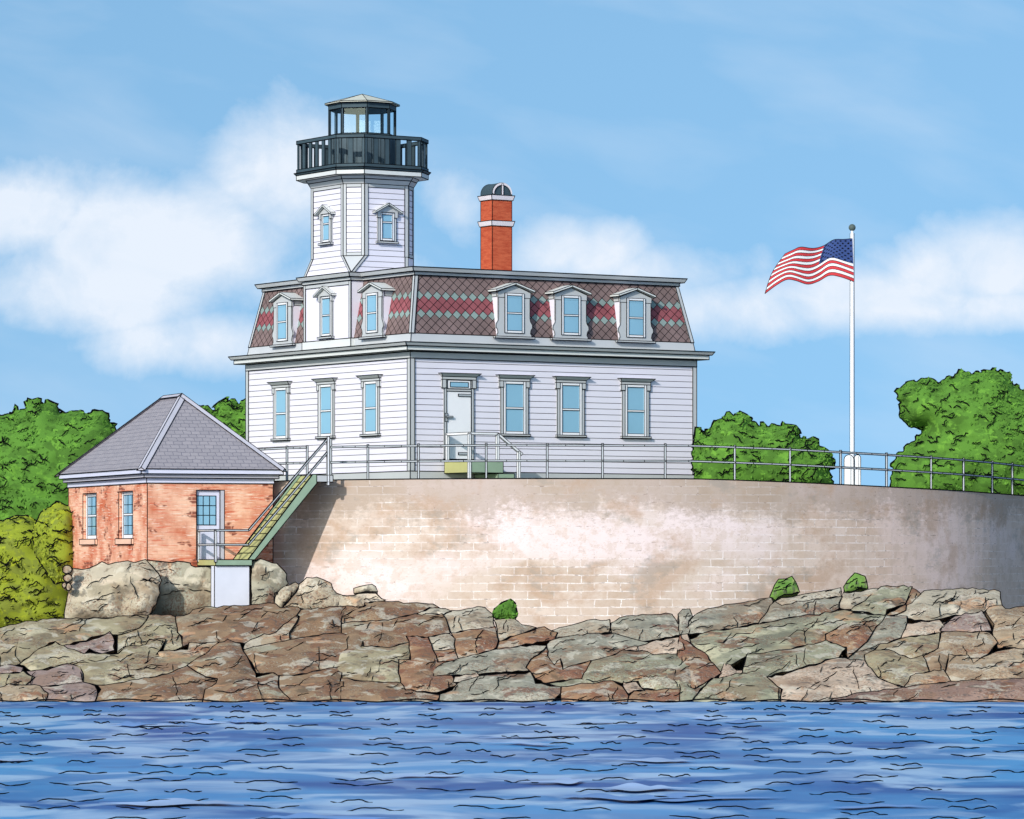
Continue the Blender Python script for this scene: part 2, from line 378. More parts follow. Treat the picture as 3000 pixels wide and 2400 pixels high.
def slate_side(mb, o, ex, inn, length):
    """one sloped roof side of diamond slates; o = corner at the foot, ex = along, inn = inwards"""
    o, ex, inn = Vector(o), Vector(ex), Vector(inn); dz = ZT-7.15; sl = math.hypot(dz, I1-I0)
    W, Hh = .335, .30; nrow = int(sl/(Hh/2))+3; mid = sl*.5
    def to3(s, t): return o+ex*s+inn*(I0+(I1-I0)*t/sl)+Vector((0, 0, 7.15+dz*t/sl))
    def clip(pl):
        def cut(pl, f):
            out = []
            for i in range(len(pl)):
                p, q = pl[i], pl[(i+1) % len(pl)]; fp, fq = f(p), f(q)
                if fp >= 0: out.append(p)
                if fp*fq < 0: k = fp/(fp-fq); out.append((p[0]+(q[0]-p[0])*k, p[1]+(q[1]-p[1])*k))
            return out
        lo = lambda t: I0+(I1-I0)*t/sl
        for f in (lambda p: p[1], lambda p: sl-p[1], lambda p: p[0]-lo(p[1]), lambda p: length-lo(p[1])-p[0]):
            if len(pl) > 2: pl = cut(pl, f)
        return pl
    for r in range(-1, nrow):
        t = mid+(r-nrow//2)*Hh/2; k = r-nrow//2
        mat = {0: 1, 1: 1, -1: 1, 2: 2, -2: 2}.get(k, 0)
        for c in range(-1, int(length/W)+2):
            s = c*W+(W/2 if r % 2 else 0)
            pl = clip([(s, t-Hh/2), (s+W/2, t), (s, t+Hh/2), (s-W/2, t)])
            if len(pl) > 2: mb.poly([to3(*p) for p in pl], mat)
    # joint lines
    n = ex.cross(inn); 
    k = Hh/W
    cs = [mid+(0 if nrow//2 % 2 == 0 else Hh/2)+Hh/2]
    c0 = cs[0]
    for sg in (1, -1):
        for j in range(-int(length/W)-12, int(length/W)+12):
            a0 = c0+j*Hh       # t = sg*k*s + a0 ; find clipped segment by sampling
            seg = [q for q in (i*.02 for i in range(int(length/.02)+1)) if 0 <= sg*k*q+a0 <= sl and I0+(I1-I0)*(sg*k*q+a0)/sl <= q <= length-I0-(I1-I0)*(sg*k*q+a0)/sl]
            if len(seg) > 1: mb.line(to3(seg[0], sg*k*seg[0]+a0), to3(seg[-1], sg*k*seg[-1]+a0), .0095, 3)
m = MB()
slate_side(m, (0, 0, 0), (1, 0, 0), (0, 1, 0), La); slate_side(m, (0, Lb, 0), (0, -1, 0), (1, 0, 0), Lb)
slate_side(m, (La, 0, 0), (0, 1, 0), (-1, 0, 0), Lb); slate_side(m, (La, Lb, 0), (-1, 0, 0), (0, -1, 0), La)
hb(m, 'mansard_roof', [M['slate'], M['slate_red'], M['slate_blue'], INK])
for (x, sx) in ((0, 1), (La, -1)):
    for (y, sy) in ((0, 1), (Lb, -1)):
        m = MB(); q = lambda i, z, w_: [(x+sx*(i-.03), y+sy*(i-.03), z), (x+sx*(i+w_), y+sy*(i-.03), z), (x+sx*(i+w_), y+sy*(i+w_), z), (x+sx*(i-.03), y+sy*(i+w_), z)]
        m.prism(q(I0, 7.152, .10), q(I1, ZT, .10), ink=IK); hb(m, 'hip_trim', M['trim'])
m = MB(); m.frus(rect(I1-.06), ZT+.002, rect(I1-.06), 9.145, ink=IK); hb(m, 'roof_band', M['trim'])
m = MB(); m.frus(rect(I1-.17), 9.147, rect(I1-.24), 9.28, ink=IK); hb(m, 'roof_cornice', M['trim'])

# windows: built facing -y at their own origin (middle of the pane's foot on the wall)
def sash_pane(parent, w_, h, y, bars=1, frame=.085):
    s = MB()
    s.box(-w_/2-frame, -w_/2, y-.03, y+.03, -frame, h+frame, ink=.009); s.box(w_/2, w_/2+frame, y-.03, y+.03, -frame, h+frame, ink=.009)
    s.box(-w_/2, w_/2, y-.03, y+.03, h, h+frame, ink=.009); s.box(-w_/2, w_/2, y-.03, y+.03, -frame, 0, ink=.009)
    s.box(-w_/2, w_/2, y-.028, y+.02, h*.49-.028, h*.49+.028, ink=.009)
    s.build('sash', M['sash'], parent)
    p = MB(); p.box(-w_/2, w_/2, y-.004, y+.004, 0, h, ink=0); p.build('pane', M['glass'], parent)
def house_window(w_=.68, h=1.53):
    c = MB(); o = w_/2+.085; t = o+.105
    c.box(-t, -o, -.05, .01, -.09, h-.11, ink=.012); c.box(o, t, -.05, .01, -.09, h-.11, ink=.012)
    g = t+.05
    c.box(-g, -o, -.07, .01, h-.11, h+.085, ink=.012); c.box(o, g, -.07, .01, h-.11, h+.085, ink=.012); c.box(-g, g, -.07, .01, h+.087, h+.175, ink=.012)
    c.prism([(-g-.0, -.085, h+.177), (g, -.085, h+.177), (g, .01, h+.177), (-g, .01, h+.177)], [(-g-.11, -.2, h+.28), (g+.11, -.2, h+.28), (g+.11, .01, h+.28), (-g-.11, .01, h+.28)], ink=.012)
    o_ = c.build('window', M['trim'], house)
    sash_pane(o_, w_, h, -.03)
    s = MB(); s.box(-t-.045, t+.045, -.12, .01, -.15, -.092, ink=.012); s.build('sill', M['trim'], o_)
    return o_
win = house_window()
def put(o, a, b, z, left, first=False):
    if not first: o = copy_tree(o, house)
    o.location = (a, b, z-Z0); o.rotation_euler = (0, 0, -PI/2 if left else 0); return o
WZ = 4.085
put(win, H.a_at(1505), 0, WZ, False, True)
for px in (1670, 1860): put(win, H.a_at(px), 0, WZ, False)
for px in (827, 958.5, 1090): put(win, 0, H.b_at(px), WZ, True)
for k in range(3): put(win, La*(.2+.3*k), Lb, WZ, False).rotation_euler = (0, 0, PI)

# door
da = H.a_at(1342.5); dl, dr = H.a_at(1299), H.a_at(1386)
dw = (dr-dl)/2; dz0, dz1 = 3.16, 5.31
c = MB(); o = dw-.09
c.box(-dw, -o, -.05, .01, dz0, 5.43, ink=.012); c.box(o, dw, -.05, .01, dz0, 5.43, ink=.012); c.box(-o, o, -.05, .01, dz1+.022, 5.425, ink=.012)
g = dw+.08
c.box(-g, -o-.02, -.07, .01, 5.43, 5.70, ink=.012); c.box(o+.02, g, -.07, .01, 5.43, 5.70, ink=.012); c.box(-g, g, -.07, .01, 5.702, 5.80, ink=.012)
c.prism([(-g, -.085, 5.802), (g, -.085, 5.802), (g, .01, 5.802), (-g, .01, 5.802)], [(-g-.11, -.2, 5.9), (g+.11, -.2, 5.9), (g+.11, .01, 5.9), (-g-.11, .01, 5.9)], ink=.012)
c.box(-o, o, -.04, .01, 5.43, 5.70, ink=0)
door = c.build('door', M['trim'], house, dz=Z0); door.location = (da, 0, 0)
d = MB(); d.box(-o, o, -.03, .01, dz0, dz1+.02, ink=.012); d.build('door_leaf', M['sash'], door, dz=Z0)
d = MB(); d.box(-.43, .43, -.055, -.01, 5.40, 5.68, ink=.012); d.build('transom_frame', M['sash'], door, dz=Z0)
d = MB(); d.box(-.34, .34, -.065, -.05, 5.465, 5.62, ink=.012); d.build('transom_pane', M['glass'], door, dz=Z0)
d = MB(); d.box(-.53, -.43, -.06, -.031, 4.36, 4.62, ink=.010); d.box(-.5, -.26, -.11, -.06, 4.48, 4.53, ink=.009); d.build('handle', M['metal'], door, dz=Z0)
for z in (5.17, 3.30):
    d = MB(); d.box(-.02, o-.01, -.055, -.031, z, z+.075, ink=.010); d.build('hinge', M['metal'], door, dz=Z0)

# dormers, facing -y
def dormer():
    w_, z0, z1, zp = .6, 7.14, 8.58, 8.80
    root = MB(); root.prism([(-w_, 0, z0), (w_, 0, z0), (w_, .75, z0), (-w_, .75, z0)], [(-w_, 0, z1), (w_, 0, z1), (w_, .75, z1), (-w_, .75, z1)], ink=.010)
    root.box(-w_-.012, w_+.012, .05, .75, z1-.16, z1-.002, m=2, ink=.010)
    o_ = root.build('dormer', [M['white'], INK, M['trim']], house, dz=0)
    f = MB()                                                  # scrolled front board with a pediment
    prof = [(.66, 0), (.66, .07), (.62, .10), (.64, .22), (.70, .30), (.69, .40), (.62, .50), (.60, .60), (.60, 1.22), (.63, 1.25), (.63, 1.43)]
    pts = [(x, z0+z) for x, z in prof]+[(0, zp-.0)]+[(-x, z0+z) for x, z in reversed(prof)]
    f.prism([(x, -.05, z) for x, z in pts], [(x, -.003, z) for x, z in pts], ink=0)
    f.pline([(x, -.052, z) for x, z in pts], .011, closed=True)
    f.line((-.6, -.054, z0+1.25), (.6, -.054, z0+1.25), .010)
    f.build('front_board', M['trim'], o_)
    r = MB(); e = .74
    for sx in (-1, 1):
        r.prism([(0, -.16, zp+.02), (sx*e, -.16, z1+.0), (sx*e, .8, z1), (0, .8, zp+.02)], [(0, -.16, zp+.085), (sx*e, -.16, z1+.065), (sx*e, .8, z1+.065), (0, .8, zp+.085)], ink=.011)
    r.build('dormer_roof', M['pale'], o_)
    s = MB(); s.box(-.76, .76, -.11, .0, z0-.06, z0+.0, ink=.012); s.build('sill', M['trim'], o_)
    wv = MB(); x, zb, zt, y = .29, 7.33, 8.46, -.075; fr = .075
    wv.box(-x-fr, -x, y, -.05, zb-fr, zt+fr, ink=.010); wv.box(x, x+fr, y, -.05, zb-fr, zt+fr, ink=.010); wv.box(-x, x, y, -.05, zt, zt+fr, ink=.010); wv.box(-x, x, y, -.05, zb-fr, zb, ink=.010)
    zm = zb+(zt-zb)*.5; wv.box(-x, x, y+.003, -.05, zm-.025, zm+.025, ink=.010); wv.build('sash', M['sash'], o_)
    p = MB(); p.box(-x, x, -.062, -.05, zb, zt, ink=0); p.build('pane', M['glass'], o_)
    return o_
dm = dormer()
def putd(o, a, b, rz, first=False):
    if not first: o = copy_tree(o, house)
    o.location = (a, b, -Z0); o.rotation_euler = (0, 0, rz)
putd(dm, H.a_at(1503), -.02, 0, True)
for px in (1669, 1859): putd(dm, H.a_at(px), -.02, 0)
for px in (833, 1096): putd(dm, -.02, H.b_at(px), -PI/2)
for k in range(3): putd(dm, La*(.2+.3*k), Lb+.02, PI)

# tower
tb0, tb1 = H.b_at(1029, -.04), H.b_at(891, -.04); tw = tb1-tb0; ta0 = -.04; ta1 = ta0+tw*.86; tc = Vector(((ta0+ta1)/2, (tb0+tb1)/2, 0))
ch = .50; LH = 1.04; LCH = 2*LH/(2+math.sqrt(2))
def octl(hs, chm, z): return octo(hs, chm, z, 0)
def octo(hs, chm, z, sq_=1):                                         # square of half-size hs with corners cut by chm, starting at the near corner
    x, y = tc.x, tc.y; hx = hs-tw*.07*sq_
    return [(x-hx, y-hs+chm, z), (x-hx+chm, y-hs, z), (x+hx-chm, y-hs, z), (x+hx, y-hs+chm, z), (x+hx, y+hs-chm, z), (x+hx-chm, y+hs, z), (x-hx+chm, y+hs, z), (x-hx, y+hs-chm, z)]
hs = tw/2; ZB0, ZB1, ZS = 9.30, 9.86, 12.2
m = MB(); m.box(ta0, ta1, tb0, tb1, 6.86, 9.03, ink=IK, skip=('top',))
fr = .12
m.box(ta0-.02, ta0, tb0, tb0+fr, 7.1, 9.03, 2, ink=.011); m.box(ta0-.02, ta0, tb1-fr, tb1, 7.1, 9.03, 2, ink=.011); m.box(ta0-.02, ta0, tb0+fr, tb1-fr, 8.90, 9.03, 2, ink=.011)
hb(m, 'tower_bay', [M['white'], INK, M['trim']])
m = MB(); m.box(ta0-.05, ta0+1.2, tb0-.05, tb1+.05, 6.865, 7.15, ink=IK); hb(m, 'bay_skirt', M['pale'])
m = MB(); m.box(ta0-.05, ta0+1.0, tb0-.05, tb1+.05, ZT+.004, 9.15, ink=IK)
m.prism([(ta0-.14, tb0-.12, 9.152), (ta0+1, tb0-.12, 9.152), (ta0+1, tb1+.12, 9.152), (ta0-.14, tb1+.12, 9.152)], [(ta0-.2, tb0-.18, 9.285), (ta0+1, tb0-.18, 9.285), (ta0+1, tb1+.18, 9.285), (ta0-.2, tb1+.18, 9.285)], ink=IK)
hb(m, 'bay_cornice', M['trim'])
m = MB()
sq = [(ta0, tb0), (ta0, tb0), (ta1, tb0), (ta1, tb0), (ta1, tb1), (ta1, tb1), (ta0, tb1), (ta0, tb1)]
lo_o = octo(hs, ch, ZB0); lo = [(x, y, ZB0) if x < tc.x else lo_o[i] for i, (x, y) in enumerate(sq)]; mid = octo(hs, ch, ZB1); hi = octo(hs, ch, ZS)
for i in range(8):
    j = (i+1) % 8
    if i % 2 == 1 or i == 7 or True:
        if lo[i] == lo[j]: m.poly([lo[i], mid[j], mid[i]], 2)
        else: m.poly([lo[i], lo[j], mid[j], mid[i]])
    m.poly([mid[i], mid[j], hi[j], hi[i]])
    m.line(lo[i], mid[i], IK); m.line(mid[i], hi[i], IK); m.line(hi[i], hi[j], IK)
    if i % 2 == 0: m.line(mid[i], mid[j], IK)
m.poly(hi)
ns = int((ZS-ZB0)/.187)
for k in range(1, ns):
    z = ZB0+.187*k
    if z < ZB1:
        q = (z-ZB0)/(ZB1-ZB0); rg = [tuple(Vector(l).lerp(Vector(n_), q)) for l, n_ in zip(lo, mid)]
    else: rg = octo(hs+.002, ch, z)
    for i in range(8):
        if z < ZB1 and i % 2 == 0: continue
        m.line(rg[i], rg[(i+1) % 8], .008)
hb(m, 'tower_shaft', [M['white'], INK, M['trim']])
m = MB()
def strip(a, b, a2, b2, n, t=.02):                            # flat trim strip a-b (outer edge) a2-b2 (inner edge) stood proud along n
    a, b, a2, b2, n = map(Vector, (a, b, a2, b2, n)); n = n*t
    m.prism([a, b, b2, a2], [a+n, b+n, b2+n, a2+n], ink=.010)
for i in range(8):
    j = (i+1) % 8
    a, b, A, B = Vector(mid[i]), Vector(mid[j]), Vector(hi[i]), Vector(hi[j]); e = (b-a).normalized(); n_ = Vector((e.y, -e.x, 0)); n_ = n_ if n_.dot(a-tc) > 0 else -n_
    tw_ = .13 if i % 2 else .10
    strip(a, A, a+e*tw_, A+e*tw_, n_); strip(b, B, b-e*tw_, B-e*tw_, n_)
    strip(A-Vector((0, 0, .11))+e*tw_, B-Vector((0, 0, .11))-e*tw_, A+e*tw_, B-e*tw_, n_)
    if i % 2: 
        l0, l1 = Vector(lo[i]), Vector(lo[j]); e2 = (l1-l0).normalized()
        strip(l0, a, l0+e2*.12, a+e2*.12, n_); strip(l1, b, l1-e2*.12, b-e2*.12, n_)
    else: strip(a+e*tw_, b-e*tw_, a+e*tw_+Vector((0, 0, .11)), b-e*tw_+Vector((0, 0, .11)), n_)
hb(m, 'tower_trim', M['trim'])
m = MB(); m.prism(octo(hs+.01, ch, ZS+.002), octo(hs+.10, ch+.04, 12.36), ink=IK); m.prism(octo(hs+.10, ch+.04, 12.362), octo(hs+.16, ch+.06, 12.47), ink=IK); hb(m, 'tower_cove', M['trim'])
GH, GC = hs+.43, .67
m = MB(); m.prism(octo(GH, GC, 12.472), octo(GH, GC, 12.63), ink=IK); hb(m, 'gallery_fascia', M['pale'])
m = MB(); m.prism(octo(GH+.01, GC, 12.632), octo(GH+.06, GC, 12.70), ink=IK); hb(m, 'gallery_deck', M['dark'])
m = MB()
o0, o1 = octo(GH+.0, GC, 12.705), octo(GH-.07, GC, 12.705)
for zz0, zz1 in ((12.703, 12.82), (13.66, 13.77)):
    for i in range(8):
        j = (i+1) % 8; q = [Vector(o0[i]), Vector(o0[j]), Vector(o1[j]), Vector(o1[i])]
        for p in q: p.z = zz0
        m.prism(q, [Vector((p.x, p.y, zz1)) for p in q], ink=.012)
for i in range(8):
    j = (i+1) % 8; a, b = (Vector(o0[i])+Vector(o1[i]))/2, (Vector(o0[j])+Vector(o1[j]))/2; Ld = (b-a).length; e = (b-a).normalized(); nn = max(2, round(Ld/.42)); sp = Ld/nn
    nv = Vector((e.y, -e.x, 0))*.018
    for k in range(nn+1):
        for q0, q1 in ((k*sp-.085, k*sp+.085),):
            q0, q1 = max(q0, .0), min(q1, Ld)
            p = [a+e*q0+nv, a+e*q1+nv, a+e*q1-nv, a+e*q0-nv]
            m.prism([Vector((x.x, x.y, 12.82)) for x in p], [Vector((x.x, x.y, 13.66)) for x in p], ink=.006)
hb(m, 'gallery_railing', M['dark'])
lantern = None
LH = 1.04; LCH = 2*LH/(2+math.sqrt(2))
m = MB(); m.prism(octl(LH, LCH, 12.70), octl(LH, LCH, 13.86), ink=.013)
for i in range(8):
    a, b = Vector(octl(LH+.003, LCH, 12.7)[i]), Vector(octl(LH+.003, LCH, 12.7)[(i+1) % 8])
    for k in (1, 2, 3, 4):
        q = a.lerp(b, k/5); m.line(q, q+Vector((0, 0, 1.1)), .007)
lantern = hb(m, 'lantern_base', M['dark2'])
m = MB(); ro, ri = octl(LH, LCH, 13.862), octl(LH-.11, LCH-.045, 13.862)
for zz0, zz1 in ((13.862, 13.93), (14.76, 14.93)):
    for i in range(8):
        j = (i+1) % 8; q = [Vector(ro[i]), Vector(ro[j]), Vector(ri[j]), Vector(ri[i])]
        m.prism([Vector((p.x, p.y, zz0)) for p in q], [Vector((p.x, p.y, zz1)) for p in q], ink=.011)
for i in range(8):
    a, an, ap = Vector(ro[i]), Vector(ro[(i+1) % 8]), Vector(ro[i-1]); e1, e2 = (an-a).normalized()*.052, (ap-a).normalized()*.052
    inn = (Vector((tc.x, tc.y, 0))-a); inn.z = 0; inn = inn.normalized()*.06
    q = [a, a+e1, a+e1*.6+inn, a+e2*.6+inn, a+e2]
    m.prism([Vector((p.x, p.y, 13.93)) for p in q], [Vector((p.x, p.y, 14.76)) for p in q], ink=.011)
m.poly(octl(LH-.03, LCH-.012, 14.90)); m.build('lantern_frame', M['dark'], lantern, dz=Z0)
for i in range(8):
    m = MB(); a, b = Vector(octl(LH-.05, LCH-.02, 13.93)[i]), Vector(octl(LH-.05, LCH-.02, 13.93)[(i+1) % 8])
    m.poly([a, b, b+Vector((0, 0, .83)), a+Vector((0, 0, .83))]); m.build('pane', [M['clear'], INK], lantern, dz=Z0)
m = MB(); er = octl(LH+.10, LCH+.04, 14.932); ap = (tc.x, tc.y, 15.31)
m.prism([(x, y, 14.932) for x, y, _ in er], [(x, y, 14.975) for x, y, _ in er], ink=.012)
for i in range(8):
    j = (i+1) % 8; a, b = (er[i][0], er[i][1], 14.977), (er[j][0], er[j][1], 14.977); m.poly([a, b, ap]); m.line(a, ap, .012)
m.build('lantern_roof', M['lanternroof'], lantern, dz=Z0)
def hooded(wd, zb, zt, hb_, a, b, left):                       # narrow tower window under a small gabled hood
    c = MB(); x = wd/2; fr = .07; t = x+fr+.09; zh = hb_
    c.box(-t, -x-fr, -.05, .01, zb-.1, zt-.1, ink=.010); c.box(x+fr, t, -.05, .01, zb-.1, zt-.1, ink=.010)
    pr = [(-t-.04, zt-.1), (-x-fr, zt-.1), (-x-fr, zt+fr), (x+fr, zt+fr), (x+fr, zt-.1), (t+.04, zt-.1), (t+.04, zh-.22), (0, zh-.03), (-t-.04, zh-.22)]
    c.prism([(q, -.09, z) for q, z in pr], [(q, .01, z) for q, z in pr], ink=0); c.pline([(q, -.092, z) for q, z in pr], .010, closed=True)
    o_ = c.build('window', M['trim'], house)
    r = MB(); e = t+.17
    for sx in (-1, 1): r.prism([(0, -.2, zh-.02), (sx*e, -.2, zh-.30), (sx*e, .01, zh-.30), (0, .01, zh-.02)], [(0, -.2, zh+.04), (sx*e, -.2, zh-.24), (sx*e, .01, zh-.24), (0, .01, zh+.04)], ink=.010)
    r.build('hood', M['pale'], o_)
    s = MB(); s.box(-x-fr, -x, -.06, .01, zb-fr, zt+fr, ink=.009); s.box(x, x+fr, -.06, .01, zb-fr, zt+fr, ink=.009); s.box(-x, x, -.06, .01, zt, zt+fr, ink=.009); s.box(-x, x, -.06, .01, zb-fr, zb, ink=.009)
    zm = zb+(zt-zb)*.68 if zt-zb < 1.1 else zb+(zt-zb)*.52
    s.box(-x, x, -.055, .01, zm-.022, zm+.022, ink=.009); s.build('sash', M['sash'], o_)
    p = MB(); p.box(-x, x, -.03, .005, zb, zt, ink=0); p.build('pane', M['glass'], o_)
    s = MB(); s.box(-t-.05, t+.05, -.12, .01, zb-.16, zb-.102, ink=.010); s.build('sill', M['trim'], o_)
    o_.location = (a, b, -Z0); o_.rotation_euler = (0, 0, -PI/2 if left else 0)
hooded(.40, 10.44, 11.22, 11.55, ta0-.004, tc.y, True)
hooded(.38, 10.44, 11.22, 11.55, tc.x, tb0-.004, False)
hooded(.52, 7.36, 8.52, 8.88, ta0-.004, tc.y, True)

# chimney
cb = 4.3; ca = H.a_at(1442, cb)
def chim(x0, z0, z1, g, mat, name, parent, ink=.014):
    q = MB(); q.box(ca-g, ca+.78+g, cb-g, cb+.72+g, z0, z1, ink=ink); return q.build(name, mat, parent, dz=Z0)
zc = lambda py: H.z(py, ca, cb)
chm_ = chim(0, 9.1, zc(579), 0, M['chimney'], 'chimney', house)
def bandf(z0, z1):
    q = MB(); q.frus((ca-.03, cb-.03, ca+.81, cb+.75), z0, (ca-.075, cb-.075, ca+.855, cb+.795), z1, ink=.013); return q.build('chimney_band', M['band'], chm_, dz=Z0)
bandf(zc(661), zc(646)); bandf(zc(585), zc(571))
q = MB(); n = 14; zb = zc(571)+.002; x0, x1 = ca-.0, ca+.78; r_ = .39; zr = zb+.06
arc = [(x0+r_-r_*math.cos(PI*i/n), zr+r_*.92*math.sin(PI*i/n)) for i in range(n+1)]
prof = [(x0, zb)]+arc+[(x1, zb)]
q.prism([(x, cb+.0, z) for x, z in prof], [(x, cb+.72, z) for x, z in prof], ink=0)
q.pline([(x, cb-.005, z) for x, z in prof], .012, closed=True); q.pline([(x, cb+.72, z) for x, z in prof], .012, closed=True)
q.build('chimney_hood', M['dark'], chm_, dz=Z0)
q = MB(); cxm = (x0+x1)/2
inner = [(cxm+(x-cxm)*.84, zr-.03+(z-zr)*.86) for x, z in arc]
q.mesh([(x, cb-.03, z) for x, z in arc]+[(x, cb-.03, z) for x, z in inner], [(i, i+1, n+2+i, n+1+i) for i in range(n)])
q.box(cxm-.035, cxm+.035, cb-.034, cb-.012, zb, zr+.33, ink=.008); q.pline([(x, cb-.032, z) for x, z in inner], .009)
q.build('chimney_grille', M['band'], chm_, dz=Z0)

# ------------------------------------------------------------------ entrance porch
porch = empty('entrance_porch', (H.pt(dl, -.05).x, H.pt(dl, -.05).y, Z0), H.t, label='small green and olive wooden porch with white handrails at the house door', cat='porch')
pb = lambda mb, name, mat: mb.build(name, mat, porch, dz=Z0)
pd, pw = 1.50, 1.28; zt = 3.06
m = MB(); m.box(0, pw, -pd, -.02, zt-.36, zt, 0, ink=.013); m.poly([(-.003, -.02, zt-.36), (-.003, -pd, zt-.36), (-.003, -pd, zt), (-.003, -.02, zt)], 2); pb(m, 'landing', [M['green'], INK, M['olive']])
m = MB(); m.box(pw-.2, pw+.42, -pd, -.1, 2.5, 2.68, ink=.013); pb(m, 'step', M['green'])
hz = zt+.88
for x, y, z0_, z1_ in ((.03, -pd+.03, Z0, hz), (pw-.2, -pd+.03, zt, hz), (pw+.60, -pd+.03, Z0, 3.40), (.03, -.15, zt, hz)):
    m = MB(); m.bar((x, y, z0_), (x, y, z1_), .085, ink=.009); pb(m, 'railing_post', M['rail'])
m = MB(); m.bar((.03, -.1, hz), (.03, -pd+.03, hz), .075, ink=.009); m.bar((.03, -pd+.03, hz), (pw-.2, -pd+.03, hz), .075, ink=.009); m.bar((pw-.2, -pd+.03, hz), (pw+.72, -pd+.03, 3.30), .075, ink=.009); pb(m, 'handrail', M['rail'])

# ------------------------------------------------------------------ bastion railing
posts = [300, 480, 640, 832, 892, 962, 1072, 1222, 1423, 1604, 1768, 1954, 2160, 2324, 2474, 2610, 2742, 2838, 2923, 2982, 3035, 3080]
def rp(px, h):
    p = wall_top(th_at(px)); inw = (WC-p); inw.z = 0; p = p+inw.normalized()*.18; p.z += h; return p
ro = rp(1500, 0)
railing = empty('pipe_railing', ro, label='long weathered white two-bar pipe railing along the top edge of the sea wall', cat='railing')
for px in posts:
    m = MB(); a = rp(px, -.02); b = rp(px, 1.03 if px != 962 else 1.22); m.bar(a, b, .056, ink=.0105); m.build('post', M['fence'], railing, dz=0).location = (0, 0, 0)
    o = railing.children[-1]
for h, nm in ((.97, 'top_rail'), (.52, 'lower_rail')):
    for seg in (posts[:5], posts[5:]):
        m = MB()
        pts = []
        for a, b in zip(seg, seg[1:]): pts += [a+(b-a)*k/3 for k in range(3)]
        pts.append(seg[-1])
        for a, b in zip(pts, pts[1:]): m.bar(rp(a, h), rp(b, h), .05, ink=.0105)
        m.build(nm, M['fence'], railing)
for o in railing.children:
    me = o.data; me.transform(Matrix.Translation(-ro))

# ------------------------------------------------------------------ brick building
B = Frame(431.5, 118.0, 21.5)
Ba, Bb = B.a_at(800), B.b_at(201)
BZ = -1.2
brick = empty('brick_house', (B.c.x, B.c.y, BZ), B.t, label='small orange brick outbuilding with grey hipped roof on the rock ledge', cat='outbuilding')
bb = lambda mb, name, mat, parent=brick: mb.build(name, mat, parent, dz=BZ)
ZW = 2.2
def wall_holes(mb, fn, length, z0, z1, holes, depth, uo=0, m=0):
    xs = sorted({0, length}|{h[0] for h in holes}|{h[1] for h in holes}); zs = sorted({z0, z1}|{h[2] for h in holes}|{h[3] for h in holes})
    for xa, xb in zip(xs, xs[1:]):
        for za, zb in zip(zs, zs[1:]):
            if any(h[0] <= (xa+xb)/2 <= h[1] and h[2] <= (za+zb)/2 <= h[3] for h in holes): continue
            mb.uv[len(mb.f)] = [(xa+uo, za), (xb+uo, za), (xb+uo, zb), (xa+uo, zb)]
            mb.poly([fn(xa, 0, za), fn(xb, 0, za), fn(xb, 0, zb), fn(xa, 0, zb)], m)
    for x0, x1, za, zb in holes:
        for q in (((x0, za), (x0, zb)), ((x0, zb), (x1, zb)), ((x1, zb), (x1, za)), ((x1, za), (x0, za))):
            (xa, ya), (xb, yb) = q; mb.uv[len(mb.f)] = [(xa+uo, ya), (xb+uo, yb), (xb+uo+.1, yb), (xa+uo+.1, ya)]
            mb.poly([fn(xa, 0, ya), fn(xb, 0, yb), fn(xb, depth, yb), fn(xa, depth, ya)], m)
            mb.line(fn(xa, 0, ya), fn(xb, 0, yb), .012)
m = MB()
d0, d1 = B.a_at(575.6), B.a_at(657.6); dzb, dzt = B.z(1641, d0, 0), B.z(1436, d0, 0)
wall_holes(m, lambda s, d, z: (s, d, z), Ba, -1.2, ZW, [(d0, d1, dzb, dzt)], .16)
wh = []
for x0, x1 in ((243, 283), (348, 389.5)):
    b1, b0 = B.b_at(x0), B.b_at(x1); wh.append((b0, b1, B.z(1579, 0, (b0+b1)/2)+.0, B.z(1443, 0, (b0+b1)/2)))
zlo, zhi = sum(h[2] for h in wh)/2, sum(h[3] for h in wh)/2
wh = [(Bb-h[1], Bb-h[0], zlo, zhi) for h in wh]
wall_holes(m, lambda s, d, z: (d, Bb-s, z), Bb, -1.2, ZW, wh, .14, 20)
m.poly([(Ba, 0, -1.2), (Ba, Bb, -1.2), (Ba, Bb, ZW), (Ba, 0, ZW)]); m.poly([(Ba, Bb, -1.2), (0, Bb, -1.2), (0, Bb, ZW), (Ba, Bb, ZW)])
for x, y in ((0, 0), (Ba, 0), (0, Bb), (Ba, Bb)): m.line((x, y, -1.2), (x, y, ZW), .013)
bb(m, 'brick_wall', M['brick'])
def brect(o): return (-o, -o, Ba+o, Bb+o)
m = MB(); m.frus(brect(.03), ZW-.02, brect(.03), ZW+.13, ink=.013); bb(m, 'frieze_board', M['lav'])
m = MB(); m.frus(brect(.14), ZW+.132, brect(.14), ZW+.245, ink=.013); bb(m, 'soffit_board', M['hip'])
m = MB(); m.frus(brect(.24), ZW+.247, brect(.24), ZW+.385, ink=.013); bb(m, 'fascia_board', M['lav'])
ez = ZW+.387; e = .27; ra, rb0, rb1 = 1.72, 2.2, 4.15; rz = B.z(1157, ra, rb0)
E = [Vector((-e, -e, ez)), Vector((Ba+e, -e, ez)), Vector((Ba+e, Bb+e, ez)), Vector((-e, Bb+e, ez))]; R0, R1 = Vector((ra, rb0, rz)), Vector((ra, rb1, rz))
m = MB()
def rf(pts, ax):
    pts = [Vector(p) for p in pts]; ex = (pts[1]-pts[0]).normalized(); n_ = (pts[1]-pts[0]).cross(pts[2]-pts[0]).normalized(); ey = n_.cross(ex)
    m.uv[len(m.f)] = [((p-pts[0]).dot(ex)+ax, (p-pts[0]).dot(ey)) for p in pts]; m.poly(pts)
